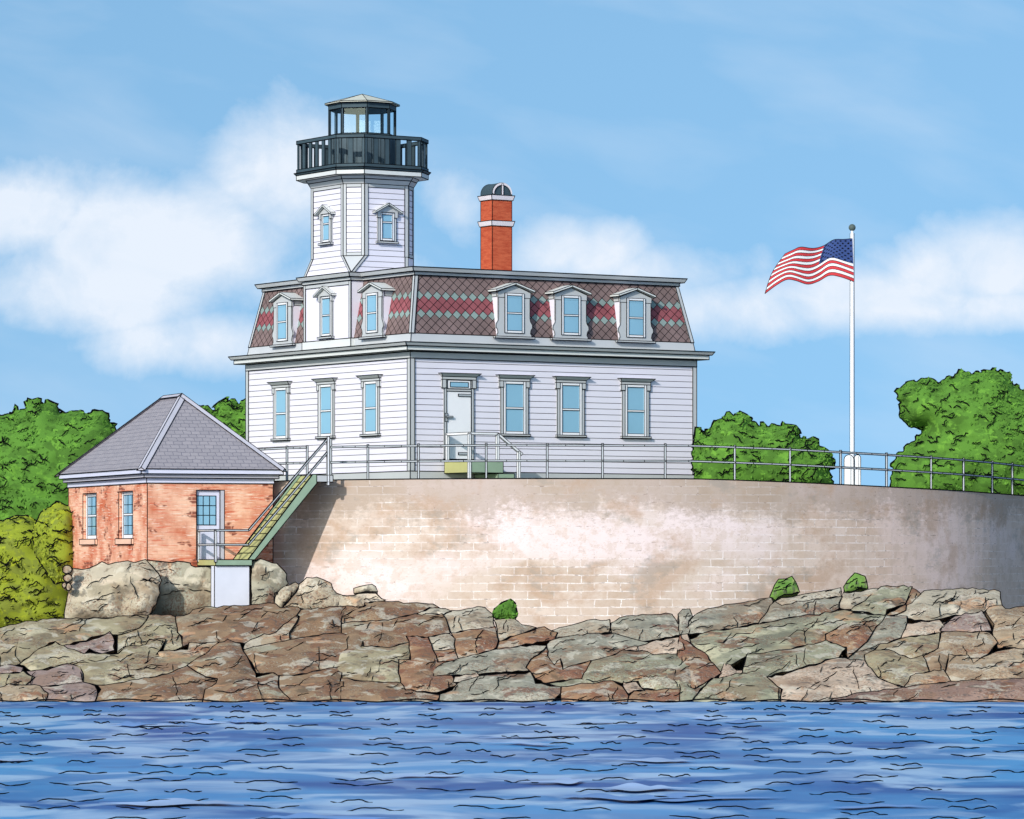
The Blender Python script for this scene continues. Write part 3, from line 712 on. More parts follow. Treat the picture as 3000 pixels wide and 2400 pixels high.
rf([E[0], E[1], R0], 0); rf([E[1], E[2], R1, R0], 9); rf([E[2], E[3], R1], 19); rf([E[3], E[0], R0, R1], 30); m.poly([E[3], E[2], E[1], E[0]])
for i in range(4): m.line(E[i], E[(i+1) % 4], .013)
hr = bb(m, 'hip_roof', M['shingle'])
for a, b in ((E[0], R0), (E[1], R0), (E[2], R1), (E[3], R1), (R0, R1)):
    m = MB(); d = (b-a).normalized(); sd = d.cross(Vector((0, 0, 1))).normalized(); up = Vector((0, 0, .045))
    m.prism([a+sd*.13-Vector((0, 0, .05)), a+up, a-sd*.13-Vector((0, 0, .05))], [b+sd*.13-Vector((0, 0, .05)), b+up, b-sd*.13-Vector((0, 0, .05))], ink=.013); bb(m, 'hip_cap', M['hip'], hr)
def lite_window(b0, b1, z0, z1):                               # six-over-six sash set back in its opening; opening runs from b0 (far) to b1 along local x
    hw = (b1-b0)/2; h = z1-z0
    f = MB(); y = .1; fr_ = .13
    f.box(-hw, -hw+fr_*1.3, y, y+.05, 0, h, ink=.009); f.box(hw-fr_*.6, hw, y, y+.05, 0, h, ink=.009); f.box(-hw+fr_*1.3, hw-fr_*.6, y, y+.05, h-.10, h, ink=.009); f.box(-hw+fr_*1.3, hw-fr_*.6, y, y+.05, 0, .12, ink=.009); f.box(-hw+fr_*1.3, hw-fr_*.6, y, y+.05, h*.49, h*.49+.06, ink=.009)
    o_ = f.build('window', M['sash'], brick)
    p = MB(); p.box(-hw+.05, hw-.05, y+.02, y+.03, .05, h-.05, ink=0)
    x0, x1 = -hw+fr_*1.3, hw-fr_*.6
    for k in (1, 2): p.line((x0+(x1-x0)*k/3, y+.018, .1), (x0+(x1-x0)*k/3, y+.018, h-.1), .012)
    for z in (h*.28, h*.72): p.line((x0, y+.018, z), (x1, y+.018, z), .010)
    p.build('pane', M['glass'], o_)
    s = MB(); s.box(-hw-.1, hw+.1, -.08, .0, -.17, -.002, ink=.012); s.build('sill', M['brick_sill'], o_)
    return o_
M['brick_sill'] = plain('peach_stone', L(240, 195, 170), .08, 3)
for x0, x1, z0, z1 in wh:
    o_ = lite_window(x0, x1, z0, z1); o_.location = (0, Bb-(x0+x1)/2, z0-BZ); o_.rotation_euler = (0, 0, -PI/2)
m = MB(); dw_ = d1-d0
m.box(.0, dw_-.02, .08, .13, 0, dzt-dzb, ink=.012); door = m.build('door', M['lav'], brick); door.location = (d0, 0, dzb-BZ)
m = MB(); x0, x1 = .03, dw_*.72; z0, z1 = B.z(1538, d0, 0)-dzb, B.z(1453, d0, 0)-dzb
m.box(x0, x1, .072, .09, z0, z1, ink=.013)
for k in (1, 2):
    m.line((x0+(x1-x0)*k/3, .07, z0), (x0+(x1-x0)*k/3, .07, z1), .012); m.line((x0, .07, z0+(z1-z0)*k/3), (x1, .07, z0+(z1-z0)*k/3), .012)
m.build('pane', M['glass'], door)
m = MB(); m.box(dw_-.13, dw_-.002, .0, .08, 0, dzt-dzb-.002, ink=.010); m.build('door_jamb', M['hip'], door)

# ------------------------------------------------------------------ outside staircase with landing
# same axes as the brick building; the landing's near corner shows at px 632
la_d, la_w = 1.80, 1.10
bl = -la_d; al = B.a_at(632, bl); zl = B.z(1640, al, bl)
so = B.pt(al, bl)
st = empty('staircase', (so.x, so.y, zl-.17), B.t, label='steep olive and green outside staircase from the brick building up to the sea wall', cat='staircase')
sb = lambda mb, name, mat: mb.build(name, mat, st)
m = MB(); m.box(0, la_w, 0, la_d-.03, 0, .17, ink=.013); m.poly([(-.003, 0, 0), (-.003, la_d-.03, 0), (-.003, la_d-.03, .17), (-.003, 0, .17)], 2); sb(m, 'landing', [M['green'], INK, M['olive']])
# top of the near stringer shows at px 930, row 1395
SX0 = la_w-.12
tgt_px, tgt_py = 928, 1392
xa = B.a_at(tgt_px, bl)-al; zt_ = B.z(tgt_py, al+xa, bl)-(zl-.17)
SXt = xa; nst = 13; W_ = 1.4
def stp(k): return SX0+(SXt-SX0)*k/nst, .17+(zt_-.17)*k/nst
for y0, y1 in ((0, .06), (W_, W_+.06)):
    m = MB(); q = [(SX0, .17), (SX0+.20, .17), (SXt+.0, zt_-.24), (SXt+.0, zt_+.02), (SXt-.12, zt_+.02)]
    m.prism([(x, y0, z) for x, z in q], [(x, y1, z) for x, z in q], ink=.013); sb(m, 'stringer', M['green'])
for k in range(nst):
    xk, zk = stp(k); x2, z2 = stp(k+1)
    m = MB(); m.prism([(xk+.0, .06, zk), (xk+.02, W_, zk), (x2, W_, z2-.012), (x2, .06, z2-.012)][:0] or [(xk, .061, zk+.004), (xk, W_-.001, zk+.004), (xk+.10, W_-.001, zk+.004), (xk+.10, .061, zk+.004)],
        [(x2-.02, .061, z2-.004), (x2-.02, W_-.001, z2-.004), (x2+.10, W_-.001, z2-.004), (x2+.10, .061, z2-.004)], ink=.011); sb(m, 'step', M['olive'])
# handrails
e0 = stp(0)
rr = .05
m = MB(); zu, zlw = B.z(1554, al, bl)-(zl-.17), B.z(1596, al, bl)-(zl-.17)
xk = B.a_at(729, bl)-al; xe = B.a_at(962, bl)-al; zu2 = B.z(1284, al+xe, bl)-(zl-.17); zl2 = B.z(1323, al+xe, bl)-(zl-.17)
for z, z2 in ((zu, zu2), (zlw, zl2)):
    m = MB(); m.bar((.0, la_d-.1, z), (.0, 0, z), rr, ink=.0105); m.bar((.0, 0, z), (xk, .03, z), rr, ink=.0105); m.bar((xk, .03, z), (xe, .03, z2), rr, ink=.0105); sb(m, 'handrail', M['fence'])
for x, y in ((0, .02), (0, la_d-.12)):
    m = MB(); m.bar((x, y, .1), (x, y, zu), .06, ink=.0105); sb(m, 'railing_post', M['rail'])
m = MB(); m.bar((xe, .03, zt_-.3), (xe, .03, zu2+.05), .07, ink=.0105); sb(m, 'railing_post', M['rail'])
m = MB(); m.box(SXt-.0, SXt+.5, 0, W_+.06, zt_-.2, zt_, ink=.013); sb(m, 'top_landing', M['trim'])
# pier
pc = B.pt(al+.0, bl+.06)
pier = MB(); pier.box(-.02, la_w-.06, 0, .32, -3.0, -.002, ink=.013)
o = pier.build('concrete_pier', M['pier']); o.location = (pc.x, pc.y, zl-.17); o.rotation_euler = (0, 0, B.t)
tag(o, 'white square concrete pier holding up the stair landing', 'pier')

# ------------------------------------------------------------------ flag pole and flag
FY = 126.0; fp = P(2496.5, 1419, FY); ft = P(2496.5, 684, FY)
pole = empty('flagpole', (fp.x, fp.y, 1.9), label='tall white flagpole with grey ball finial behind the railing', cat='flagpole')
m = MB(); h = ft.z-1.9; m.tube((0, 0, 0), (0, 0, h), .068, .060, 16)
for s in (-1, 1): m.line((s*.067, -.008, 0), (s*.060, -.008, h), .011)
m.tube((0, 0, h), (0, 0, h+.08), .04, .04, 12); m.build('pole', M['rail'], pole)
m = MB(); rr = .11; cz = h+.18
ns_, nr = 16, 10
vs = [(rr*math.sin(PI*j/nr)*math.cos(2*PI*i/ns_), rr*math.sin(PI*j/nr)*math.sin(2*PI*i/ns_), cz-rr*math.cos(PI*j/nr)) for j in range(nr+1) for i in range(ns_)]
m.mesh(vs, [(j*ns_+i, j*ns_+(i+1) % ns_, (j+1)*ns_+(i+1) % ns_, (j+1)*ns_+i) for j in range(nr) for i in range(ns_)]); m.build('finial', M['ball'], pole, smooth=True)
for (x, y, wd) in ((-.11, -.13, .15), (.16, -.06, .10)):
    m = MB(); n = 8; hh = 1.30
    pr = [(x-wd, 0)]+[(x-wd*math.cos(PI*i/n), hh-wd+wd*math.sin(PI*i/n)) for i in range(n+1)]+[(x+wd, 0)]
    m.prism([(a, y, z) for a, z in pr], [(a, y+.1, z) for a, z in pr], ink=0); m.pline([(a, y-.002, z) for a, z in pr], .012); m.line((x+wd*.4, y-.004, 0), (x+wd*.4, y-.004, hh-.05), .007); m.build('base_bracket', M['rail'], pole)
def curve(pts, t):
    n = len(pts)-1; d = [0]
    for a, b in zip(pts, pts[1:]): d.append(d[-1]+math.dist(a, b))
    s = t*d[-1]
    i = max(0, min(n-1, next((k for k in range(n) if d[k+1] >= s), n-1))); u = (s-d[i])/(d[i+1]-d[i])
    p0, p1, p2, p3 = pts[max(i-1, 0)], pts[i], pts[i+1], pts[min(i+2, n)]
    return tuple(.5*((2*p1[k])+(-p0[k]+p2[k])*u+(2*p0[k]-5*p1[k]+4*p2[k]-p3[k])*u*u+(-p0[k]+3*p1[k]-3*p2[k]+p3[k])*u**3) for k in (0, 1))
TOP = [(762, 190), (710, 195), (655, 198), (600, 230), (540, 245), (470, 240), (430, 255), (382, 277)]
BOT = [(770, 432), (690, 405), (630, 398), (570, 430), (510, 447), (440, 428), (390, 423), (330, 455), (270, 500)]
def flagpt(s, t):                                              # s 0 hoist .. 1 fly, t 0 top .. 1 foot
    a, b = curve(TOP, s), curve(BOT, s); x, y = a[0]+(b[0]-a[0])*t, a[1]+(b[1]-a[1])*t
    x += 14*math.sin(PI*t)*s*-1; y += 9*math.sin(2*PI*s*1.5+t*3)*math.sin(PI*t)
    px, py = 2100+.5217*x, 600+.5217*y
    p = P(px, py, FY-.06); p.y += -.10*math.sin(2*PI*1.6*s+.8*t)*min(1, s*3)-.12*s; return p-Vector((fp.x, fp.y, 0))
M['fred'] = plain('flag_red', L(200, 64, 70), .12, 2, .85); M['fwhite'] = plain('flag_white', (.84, .83, .84, 1), .02); M['fblue'] = plain('flag_blue', L(58, 78, 130), .1, 2)
fl = MB(); ns_, nt_ = 48, 52; V = [[flagpt(i/ns_, j/nt_) for i in range(ns_+1)] for j in range(nt_+1)]
vs = [p for r in V for p in r]; fs = [[], [], []]
for j in range(nt_):
    for i in range(ns_):
        st_ = j*13//nt_; k = 2 if (i < ns_*.41 and st_ < 7) else (0 if st_ % 2 == 0 else 1)
        fs[k].append((j*(ns_+1)+i, j*(ns_+1)+i+1, (j+1)*(ns_+1)+i+1, (j+1)*(ns_+1)+i))
n0 = len(fl.v); fl.v += [tuple(p) for p in vs]
for k, mi in ((0, 0), (1, 1), (2, 2)):
    for f in fs[k]: fl.f.append(tuple(i+n0 for i in f)); fl.m.append(mi)
off = Vector((0, -.012, 0))
for k in range(1, 13):
    j = k*nt_//13; i0 = int(ns_*.41) if k < 7 else 0
    fl.pline([V[j][i]+off for i in range(i0, ns_+1)], .0055, 3)
ic = int(ns_*.41)
fl.pline([V[0][i] for i in range(ns_+1)]+[V[j][ns_] for j in range(nt_+1)]+[V[nt_][i] for i in range(ns_, -1, -1)], .010, 3)
fl.pline([V[j][ic]+off for j in range(28)], .006, 3)
for r in range(9):
    for c in range(6 if r % 2 == 0 else 5):
        s = .41*((c+.5)/6 if r % 2 == 0 else (c+1)/6); t = 7/13*(r+.7)/9.4
        pts = []
        for k in range(10):
            a = PI/2+k*PI/5; q = 1 if k % 2 == 0 else .42
            pts.append(flagpt(max(.003, s+.020*q*math.cos(a)), t-.026*q*math.sin(a))+Vector((0, -.010, 0)))
        fl.mesh(pts+[flagpt(s, t)+Vector((0, -.011, 0))], [(k, (k+1) % 10, 10) for k in range(10)], 3)
flo = fl.build('flag', [M['fred'], M['fwhite'], M['fblue'], INK]); flo.location = (fp.x, fp.y, 0)
tag(flo, 'waving red, white and blue flag with stars and stripes on the white flagpole', 'flag')

# ------------------------------------------------------------------ domed solids (rocks, bushes, crowns) from outlines with their own distance and thickness
def resample(poly, step, closed=True):
    out = []; n = len(poly)
    for i in range(n if closed else n-1):
        a, b = poly[i], poly[(i+1) % n]; d = math.dist(a, b); k = max(1, int(round(d/step)))
        for q in range(k): out.append((a[0]+(b[0]-a[0])*q/k, a[1]+(b[1]-a[1])*q/k))
    if not closed: out.append(poly[-1])
    return out
def seg_dist(pts, poly):
    a = np.array(poly); b = np.roll(a, -1, axis=0); d = b-a; l2 = (d**2).sum(1)+1e-9; p = np.array(pts).reshape(-1, 2)
    out = np.empty(len(p))
    for s in range(0, len(p), 400):
        q = p[s:s+400, None, :]-a[None]; t = np.clip((q*d[None]).sum(2)/l2, 0, 1); r = q-t[..., None]*d[None]; out[s:s+400] = np.sqrt((r**2).sum(2)).min(1)
    return out
def inside(p, poly):
    x, y = p; c = False; n = len(poly)
    for i in range(n):
        (x0, y0), (x1, y1) = poly[i], poly[i-1]
        if (y0 > y) != (y1 > y) and x < (x1-x0)*(y-y0)/(y1-y0)+x0: c = not c
    return c
def dome(poly, Yf, thick, width, step, rnd, amp=.06, fr=1.2, back=None, flat=.0):
    """-> (verts, faces, outline points, surface(px,py)); width = px over which the dome rises"""
    xs = [p[0] for p in poly]; ys = [p[1] for p in poly]; pts = list(poly)
    gx = min(xs)
    grid = []
    y = min(ys)
    while y < max(ys):
        x = gx
        while x < max(xs):
            q = (x+rnd.uniform(-.35, .35)*step, y+rnd.uniform(-.35, .35)*step)
            if inside(q, poly): grid.append(q)
            x += step
        y += step*.85
    if grid:
        dd = seg_dist(grid, poly); grid = [g for g, d in zip(grid, dd) if d > step*.45]
    n = len(poly)
    res = delaunay_2d_cdt([Vector(p) for p in pts+grid], [(i, (i+1) % n) for i in range(n)], [], 1, 1e-3)
    v2, fc = res[0], res[2]
    so = rnd.uniform(0, 100)
    def surf(ps):
        d = seg_dist(ps, poly); out = []
        for (x, y), di in zip(ps, d):
            k = min(1, di/width); h = thick*math.sqrt(max(0, 1-(1-k)**2)); Y = Yf(x, y); b = P(x, y, Y)
            nz = noise.fractal(Vector((b.x*fr+so, b.z*fr*1.6, so)), .9, 2.1, 4)*amp*min(1, di/(width*.35)); out.append((b, h+nz))
        return out
    sv = surf([(v.x, v.y) for v in v2])
    front = [P(px_of(b), HY-F*b.z/b.y, b.y-h) for b, h in sv]
    return v2, fc, sv, front, surf
def squiggle(surf, poly, cx, cy, ang, length, rnd, wob, lift=.02, nseg=9):
    pts = []; x, y = cx, cy; a = ang
    for i in range(nseg):
        pts.append((x, y)); a = ang+rnd.uniform(-wob, wob); x += math.cos(a)*length/nseg; y += math.sin(a)*length/nseg
    pts = [p for p in pts if inside(p, poly)]
    if len(pts) < 3: return None
    return [P(px_of(b), HY-F*b.z/b.y, b.y-h-lift) for b, h in surf(pts)]
def Yg(x, y): return 104+(2055-y)/355*11

rocks = []
def rock(tile, pts, mat, label, Y=None, slope=None, off=0.0, thick=.35, cracks=None, back=1.6, name='rock', cat='rock', group='rocks along the shore ledge', jag=3.0, step=24):
    rnd = random.Random(sum(ord(c) for c in label)*7+len(pts))
    x0 = {'A': 0, 'B': 1000, 'C': 2000, 'N': None}[tile]
    poly = [(p[0], p[1]) for p in pts] if x0 is None else [(x0+p[0]*.4638, 1600+p[1]*.4638) for p in pts]
    poly = [(p[0]+rnd.uniform(-jag, jag), p[1]+rnd.uniform(-jag, jag)) for p in resample(poly, 17)]
    ymax = max(p[1] for p in poly)
    if Y is None: Yf = lambda x, y: Yg(x, y)+off
    else: Yf = lambda x, y: Y+(ymax-y)/100*(slope or 0)
    sz = max(8, math.sqrt(abs(sum(a[0]*b[1]-b[0]*a[1] for a, b in zip(poly, poly[1:]+poly[:1])))/2))
    v2, fc, sv, front, surf = dome(poly, Yf, thick*.8*min(1, sz/90), sz*.30, step if sz > 70 else sz/5, rnd, .26 if sz > 60 else .06, 1.9)
    mb = MB(); mb.mesh(front, [tuple(f) for f in fc])
    rim = [P(p[0], p[1], Yf(*p)) for p in poly]; c0 = sum(rim, Vector())/len(rim)
    bk = [c0+(p-c0)*.86+Vector((0, back, -.25*min(1, back))) for p in rim]; n = len(rim)
    mb.mesh(rim+bk+[sum(bk, Vector())/n], [(i, n+i, n+(i+1) % n, (i+1) % n) for i in range(n)]+[(n+i, 2*n, n+(i+1) % n) for i in range(n)])
    mb.pline([p-Vector((0, .012, 0)) for p in rim], .0165, closed=True)
    nc = int((cracks if cracks is not None else sz/42)*2.4)
    cx, cy = [p[0] for p in poly], [p[1] for p in poly]
    for _ in range(nc):
        for _t in range(12):
            q = (rnd.uniform(min(cx), max(cx)), rnd.uniform(min(cy), max(cy)))
            if inside(q, poly):
                a = rnd.choice((-.3, -.2, -.42, -.12, 2.85, 1.4, -1.15)); s = squiggle(surf, poly, q[0], q[1], a, rnd.uniform(.25, .85)*sz*.8, rnd, .6)
                if s: mb.pline(s, .0125); break
    c0 = Vector((c0.x, c0.y+back*.3, min(p.z for p in rim)))
    o = mb.build(name, R[mat] if isinstance(mat, str) else mat, origin=tuple(c0), smooth=True)
    tag(o, label, cat, group); return o

SC = [  # tile, outline, material, label, extras
 ('A', [(455, 143), (555, 143), (640, 105), (690, 120), (775, 100), (850, 100), (925, 90), (960, 130), (1000, 170), (1015, 215), (1000, 330), (935, 445), (400, 465), (430, 280)], 'grey', 'big pale grey boulder under the windowed wall of the brick building', dict(Y=116.2, slope=.3, thick=.4, cracks=6)),
 ('A', [(925, 92), (1000, 100), (1045, 98), (1195, 100), (1205, 128), (1340, 128), (1600, 128), (1600, 385), (1330, 400), (1120, 450), (930, 440), (1000, 330), (1015, 215), (1000, 170), (960, 130)], 'blue', 'speckled blue and brown rock face behind the white pier', dict(Y=117.8, slope=.05, thick=.2, cracks=4, back=.4)),
 ('A', [(1585, 90), (1640, 82), (1725, 110), (1750, 108), (1815, 175), (1815, 240), (1740, 300), (1730, 370), (1585, 385)], 'blue', 'dark blue-grey rock between the stair landing and the sea wall', dict(Y=117.1, slope=.3, thick=.3, back=1.2)),
 ('A', [(1725, 390), (1745, 300), (1800, 260), (1870, 225), (1892, 242), (1870, 300), (1775, 395)], 'grey', 'narrow leaning grey rock against the blunt light boulder by the sea wall', dict(Y=114, slope=.6)),
 ('A', [(1775, 395), (1870, 295), (1895, 240), (1940, 200), (2000, 198), (2050, 215), (2090, 240), (2128, 305), (2236, 312), (2290, 300), (2371, 292), (2391, 320), (2441, 345), (2306, 362), (2300, 390), (2156, 400), (1935, 400)], 'grey', 'blunt light grey boulder with a flat stone on its shoulder', dict(Y=113, slope=.6, cracks=5)),
 ('B', [(80, 272), (110, 250), (160, 243), (218, 253), (226, 290), (85, 296)], 'grey', 'small flat stone lying on the blunt light boulder', dict(Y=113.9, slope=.2, cracks=0)),
 ('A', [(0, 515), (130, 485), (330, 458), (600, 458), (925, 437), (940, 440), (885, 520), (745, 560), (680, 550), (400, 635), (355, 600), (310, 610), (250, 650), (120, 745), (0, 785), (-60, 790), (-60, 525)], 'olive', 'long olive-grey ledge slab below the yellow-green bushes', dict(cracks=6)),
 ('A', [(120, 745), (250, 650), (355, 600), (400, 635), (530, 682), (740, 680), (800, 635), (920, 630), (940, 590), (1050, 590), (990, 690), (1290, 675), (1180, 755), (1060, 810), (730, 875), (615, 885), (530, 860), (520, 800), (430, 748), (200, 790)], 'olive', 'broad olive slab sloping down beside the purple hollow', dict(off=-.15, cracks=8)),
 ('A', [(885, 520), (940, 437), (1060, 430), (1115, 447), (1120, 550), (1150, 575), (1150, 640), (1030, 672), (1050, 590), (940, 590), (920, 632), (800, 640), (740, 682), (745, 560)], 'olive', 'stepped olive block left of the brown ledge under the pier', dict(off=.05, cracks=6)),
 ('A', [(385, 635), (540, 605), (620, 580), (700, 540), (720, 600), (720, 660), (640, 680), (560, 655), (530, 685)], 'lav', 'purple-grey hollow stone wedged in the olive ledge', dict(off=-.05, thick=.1, cracks=1)),
 ('A', [(990, 672), (1180, 650), (1190, 615), (1270, 615), (1385, 605), (1290, 690), (1200, 705), (1000, 705)], 'tan', 'thin tan shelf stone in the notch left of the humped brown boulder', dict(off=-.1, cracks=2)),
 ('A', [(160, 795), (300, 780), (430, 748), (510, 760), (530, 800), (520, 865), (270, 892), (160, 880), (215, 830)], 'lav', 'lavender-grey rock in the second row from the water', dict(off=-.2)),
 ('A', [(-60, 765), (90, 750), (140, 765), (135, 797), (-60, 815)], 'lav', 'small pale mauve slab at the picture edge above the water', dict(off=-.15, cracks=0)),
 ('A', [(-60, 812), (150, 795), (217, 830), (165, 882), (60, 880), (-60, 920)], 'olive', 'pointed olive rock beside the lavender rock', dict(off=-.25)),
 ('A', [(-60, 915), (60, 875), (165, 880), (255, 882), (300, 930), (290, 985), (-60, 995)], 'tan', 'rounded tan rock at the water edge below the pointed olive rock', dict(off=-.35)),
 ('A', [(255, 888), (400, 880), (520, 862), (600, 880), (615, 940), (590, 992), (290, 985), (300, 930)], 'lav', 'rounded lavender rock touching the water beside the long rusty boulder', dict(off=-.35)),
 ('A', [(590, 992), (615, 940), (640, 905), (615, 882), (730, 872), (1060, 808), (1180, 752), (1300, 830), (1370, 835), (1365, 870), (1300, 910), (1280, 990), (930, 1005)], 'brown', 'long rusty brown boulder at the water below the olive slab', dict(off=-.3)),
 ('A', [(1180, 752), (1290, 690), (1380, 610), (1440, 590), (1520, 620), (1540, 660), (1600, 770), (1620, 830), (1730, 795), (1762, 830), (1760, 900), (1850, 985), (1280, 990), (1300, 910), (1365, 870), (1370, 835), (1300, 830)], 'brown', 'large humped brown boulder rising from the water below the pier', dict(off=-.35, thick=.5)),
 ('A', [(1115, 447), (1160, 440), (1250, 390), (1330, 388), (1600, 375), (1740, 358), (1770, 390), (1880, 387), (1900, 400), (1870, 437), (1740, 548), (1660, 562), (1550, 612), (1380, 607), (1270, 617), (1190, 617), (1150, 642), (1150, 575), (1120, 550)], 'brown', 'long brown ledge with orange patches at the foot of the white pier', dict(off=.0, cracks=5)),
 ('A', [(1530, 657), (1550, 612), (1660, 562), (1740, 547), (1870, 437), (1890, 450), (1830, 540), (1830, 592), (1760, 617), (1600, 637)], 'tan', 'pale tan wedge of stone pointing up between brown rocks', dict(off=-.12, cracks=1)),
 ('A', [(1870, 437), (1900, 400), (2156, 382), (2300, 385), (2306, 372), (2260, 400), (2156, 440), (2156, 555), (2080, 552), (1940, 577), (1830, 592), (1830, 540), (1890, 450)], 'brown', 'dark brown rock under the blunt light boulder', dict(off=.05)),
 ('A', [(1530, 660), (1600, 637), (1830, 592), (1940, 577), (2080, 552), (2290, 555), (2290, 640), (2250, 720), (2156, 765), (1940, 805), (1860, 818), (1760, 818), (1730, 797), (1620, 805), (1590, 742)], 'brown', 'mottled brown and grey rock right of the humped boulder', dict(off=-.2)),
 ('A', [(1762, 818), (1860, 818), (2156, 762), (2156, 985), (1850, 987), (1760, 900)], 'brown', 'rust-speckled rock at the water beside the humped boulder', dict(off=-.38)),
 ('B', [(0, 435), (105, 380), (145, 385), (150, 360), (285, 345), (390, 360), (480, 353), (580, 365), (620, 395), (560, 392), (480, 432), (330, 457), (300, 468), (0, 490)], 'brown', 'brown ragged ledge along the foot of the pale wall plaster', dict(off=.1)),
 ('B', [(465, 437), (560, 390), (692, 405), (640, 432)], 'grey', 'thin grey sliver of stone on the brown ragged ledge', dict(off=-.02, cracks=0)),
 ('B', [(0, 488), (300, 467), (470, 434), (640, 430), (692, 552), (550, 577), (410, 570), (430, 612), (290, 642), (125, 632), (0, 622)], 'brown', 'wide dark brown rock below the ragged ledge', dict(off=-.1)),
 ('B', [(640, 428), (670, 412), (800, 398), (900, 382), (960, 430), (970, 512), (690, 552)], 'grey', 'square pale grey block beside the small green bush', dict(off=.05)),
 ('B', [(550, 577), (690, 552), (717, 590), (717, 652), (580, 662)], 'grey', 'small pale block under the square grey block', dict(off=-.15, cracks=1)),
 ('B', [(690, 552), (970, 512), (997, 602), (975, 650), (742, 722), (717, 652), (717, 590)], 'rust', 'orange-rust block under the square pale grey block', dict(off=-.1)),
 ('B', [(968, 465), (1090, 462), (1140, 495), (1190, 510), (1232, 522), (1140, 552), (1000, 602)], 'grey', 'grey rock carrying the small green bush', dict(off=.05)),
 ('B', [(1000, 602), (1140, 552), (1280, 510), (1367, 550), (1340, 587), (1100, 637), (980, 655)], 'rust', 'orange-brown flat rock at the lowest point of the wall foot', dict(off=.0)),
 ('B', [(0, 622), (125, 632), (290, 642), (430, 612), (432, 715), (360, 722), (365, 800), (380, 862), (120, 852), (0, 835), (-60, 800)], 'olive', 'pale-topped mottled rock in the middle of the brown group', dict(off=-.25)),
 ('B', [(0, 835), (120, 852), (380, 862), (410, 910), (520, 922), (620, 940), (610, 985), (0, 985), (-70, 960)], 'brown', 'low brown rock at the water under the pale-topped rock', dict(off=-.38)),
 ('B', [(430, 612), (410, 572), (550, 577), (580, 657), (605, 732), (742, 720), (600, 772), (580, 812), (700, 822), (725, 880), (610, 932), (520, 922), (410, 910), (380, 862), (365, 800), (360, 722), (432, 715)], 'rust', 'tall maroon-brown rock with a rounded face left of the long blue-grey slab', dict(off=-.3)),
 ('B', [(578, 662), (717, 652), (742, 722), (612, 737), (555, 685)], 'rust', 'small dark maroon stone under the small pale block', dict(off=-.18, cracks=1)),
 ('B', [(578, 792), (640, 742), (970, 652), (1100, 637), (1302, 627), (1240, 682), (1195, 717), (1165, 762), (1190, 787), (870, 807), (700, 822), (590, 822)], 'blue', 'long blue-grey slab with a pointed end near the maroon rock', dict(off=-.3)),
 ('B', [(1300, 627), (1340, 587), (1560, 557), (1690, 555), (1720, 552), (1900, 600), (1950, 607), (1780, 657), (1700, 702), (1575, 727), (1500, 742), (1400, 782), (1390, 712), (1340, 752), (1300, 692)], 'blue', 'blue-grey slab with jagged lower edge in the middle of the ledge', dict(off=-.15)),
 ('B', [(1335, 532), (1480, 490), (1600, 468), (1702, 470), (1700, 547), (1560, 558), (1340, 588), (1365, 552)], 'grey', 'flat grey block at the foot of the wall right of the orange-brown rock', dict(off=.05)),
 ('B', [(1690, 545), (1710, 490), (1760, 450), (1940, 430), (2090, 430), (2125, 490), (2156, 450), (2210, 480), (2190, 560), (1900, 602), (1720, 554)], 'blue', 'blue-grey rock with a rusty side below the tan wall stain', dict(off=.05)),
 ('B', [(1165, 762), (1195, 717), (1240, 682), (1300, 627), (1300, 692), (1340, 752), (1390, 712), (1400, 782), (1500, 742), (1578, 727), (1520, 842), (1360, 857), (1280, 867), (1230, 837), (1190, 787)], 'rust', 'rusty jagged rock between the two blue-grey slabs', dict(off=-.2)),
 ('B', [(703, 857), (710, 827), (860, 805), (882, 832), (720, 862)], 'pink', 'tiny pale pink stone under the long blue-grey slab', dict(off=-.35, cracks=0, thick=.15)),
 ('B', [(725, 870), (880, 825), (1190, 800), (1230, 867), (1320, 885), (1387, 890), (1387, 932), (1330, 985), (610, 985), (620, 932), (700, 917)], 'blue', 'low blue-grey rock with brown foot in the water under the pointed slab', dict(off=-.42)),
 ('B', [(1280, 867), (1520, 842), (1578, 727), (1700, 702), (1780, 657), (1900, 662), (1990, 690), (2156, 677), (2230, 700), (2230, 900), (2030, 912), (1900, 902), (1870, 857), (1770, 862), (1720, 852), (1387, 892)], 'green', 'broad grey-green boulder face above the small white stone', dict(off=-.35, thick=.5)),
 ('B', [(1387, 975), (1387, 890), (1550, 868), (1720, 852), (1782, 890), (1818, 950), (1800, 985), (1387, 985)], 'rust', 'low reddish rock at the water left of the small white stone', dict(off=-.45)),
 ('B', [(1775, 880), (1780, 858), (1800, 866), (1865, 853), (1917, 912), (1850, 917), (1818, 940)], 'pink', 'small white stone just above the water in the middle', dict(off=-.48, cracks=0, thick=.15)),
 ('B', [(1812, 985), (1815, 945), (1850, 915), (2030, 908), (2170, 900), (2170, 985)], 'rust', 'low brown rock at the water right of the small white stone', dict(off=-.46)),
 ('B', [(1780, 657), (1950, 607), (2190, 560), (2206, 605), (2200, 680), (2020, 692), (1900, 662)], 'pink', 'pale pointed slab between the blue-grey and grey-green rocks', dict(off=-.2)),
 ('C', [(20, 560), (35, 480), (65, 435), (190, 390), (380, 355), (560, 333), (577, 350), (480, 492), (130, 547)], 'blue', 'pale blue-grey sloping slab left of the first mossy stone', dict(off=.05)),
 ('C', [(-30, 430), (0, 402), (40, 395), (57, 440), (30, 510), (-20, 560)], 'blue', 'upright blue-grey stone beside the pale sloping slab', dict(off=.0, cracks=1)),
 ('C', [(575, 347), (620, 330), (850, 290), (993, 262), (1002, 322), (850, 332), (700, 372), (620, 382), (590, 360)], 'grey', 'thin grey slab between the two mossy stones', dict(off=.1)),
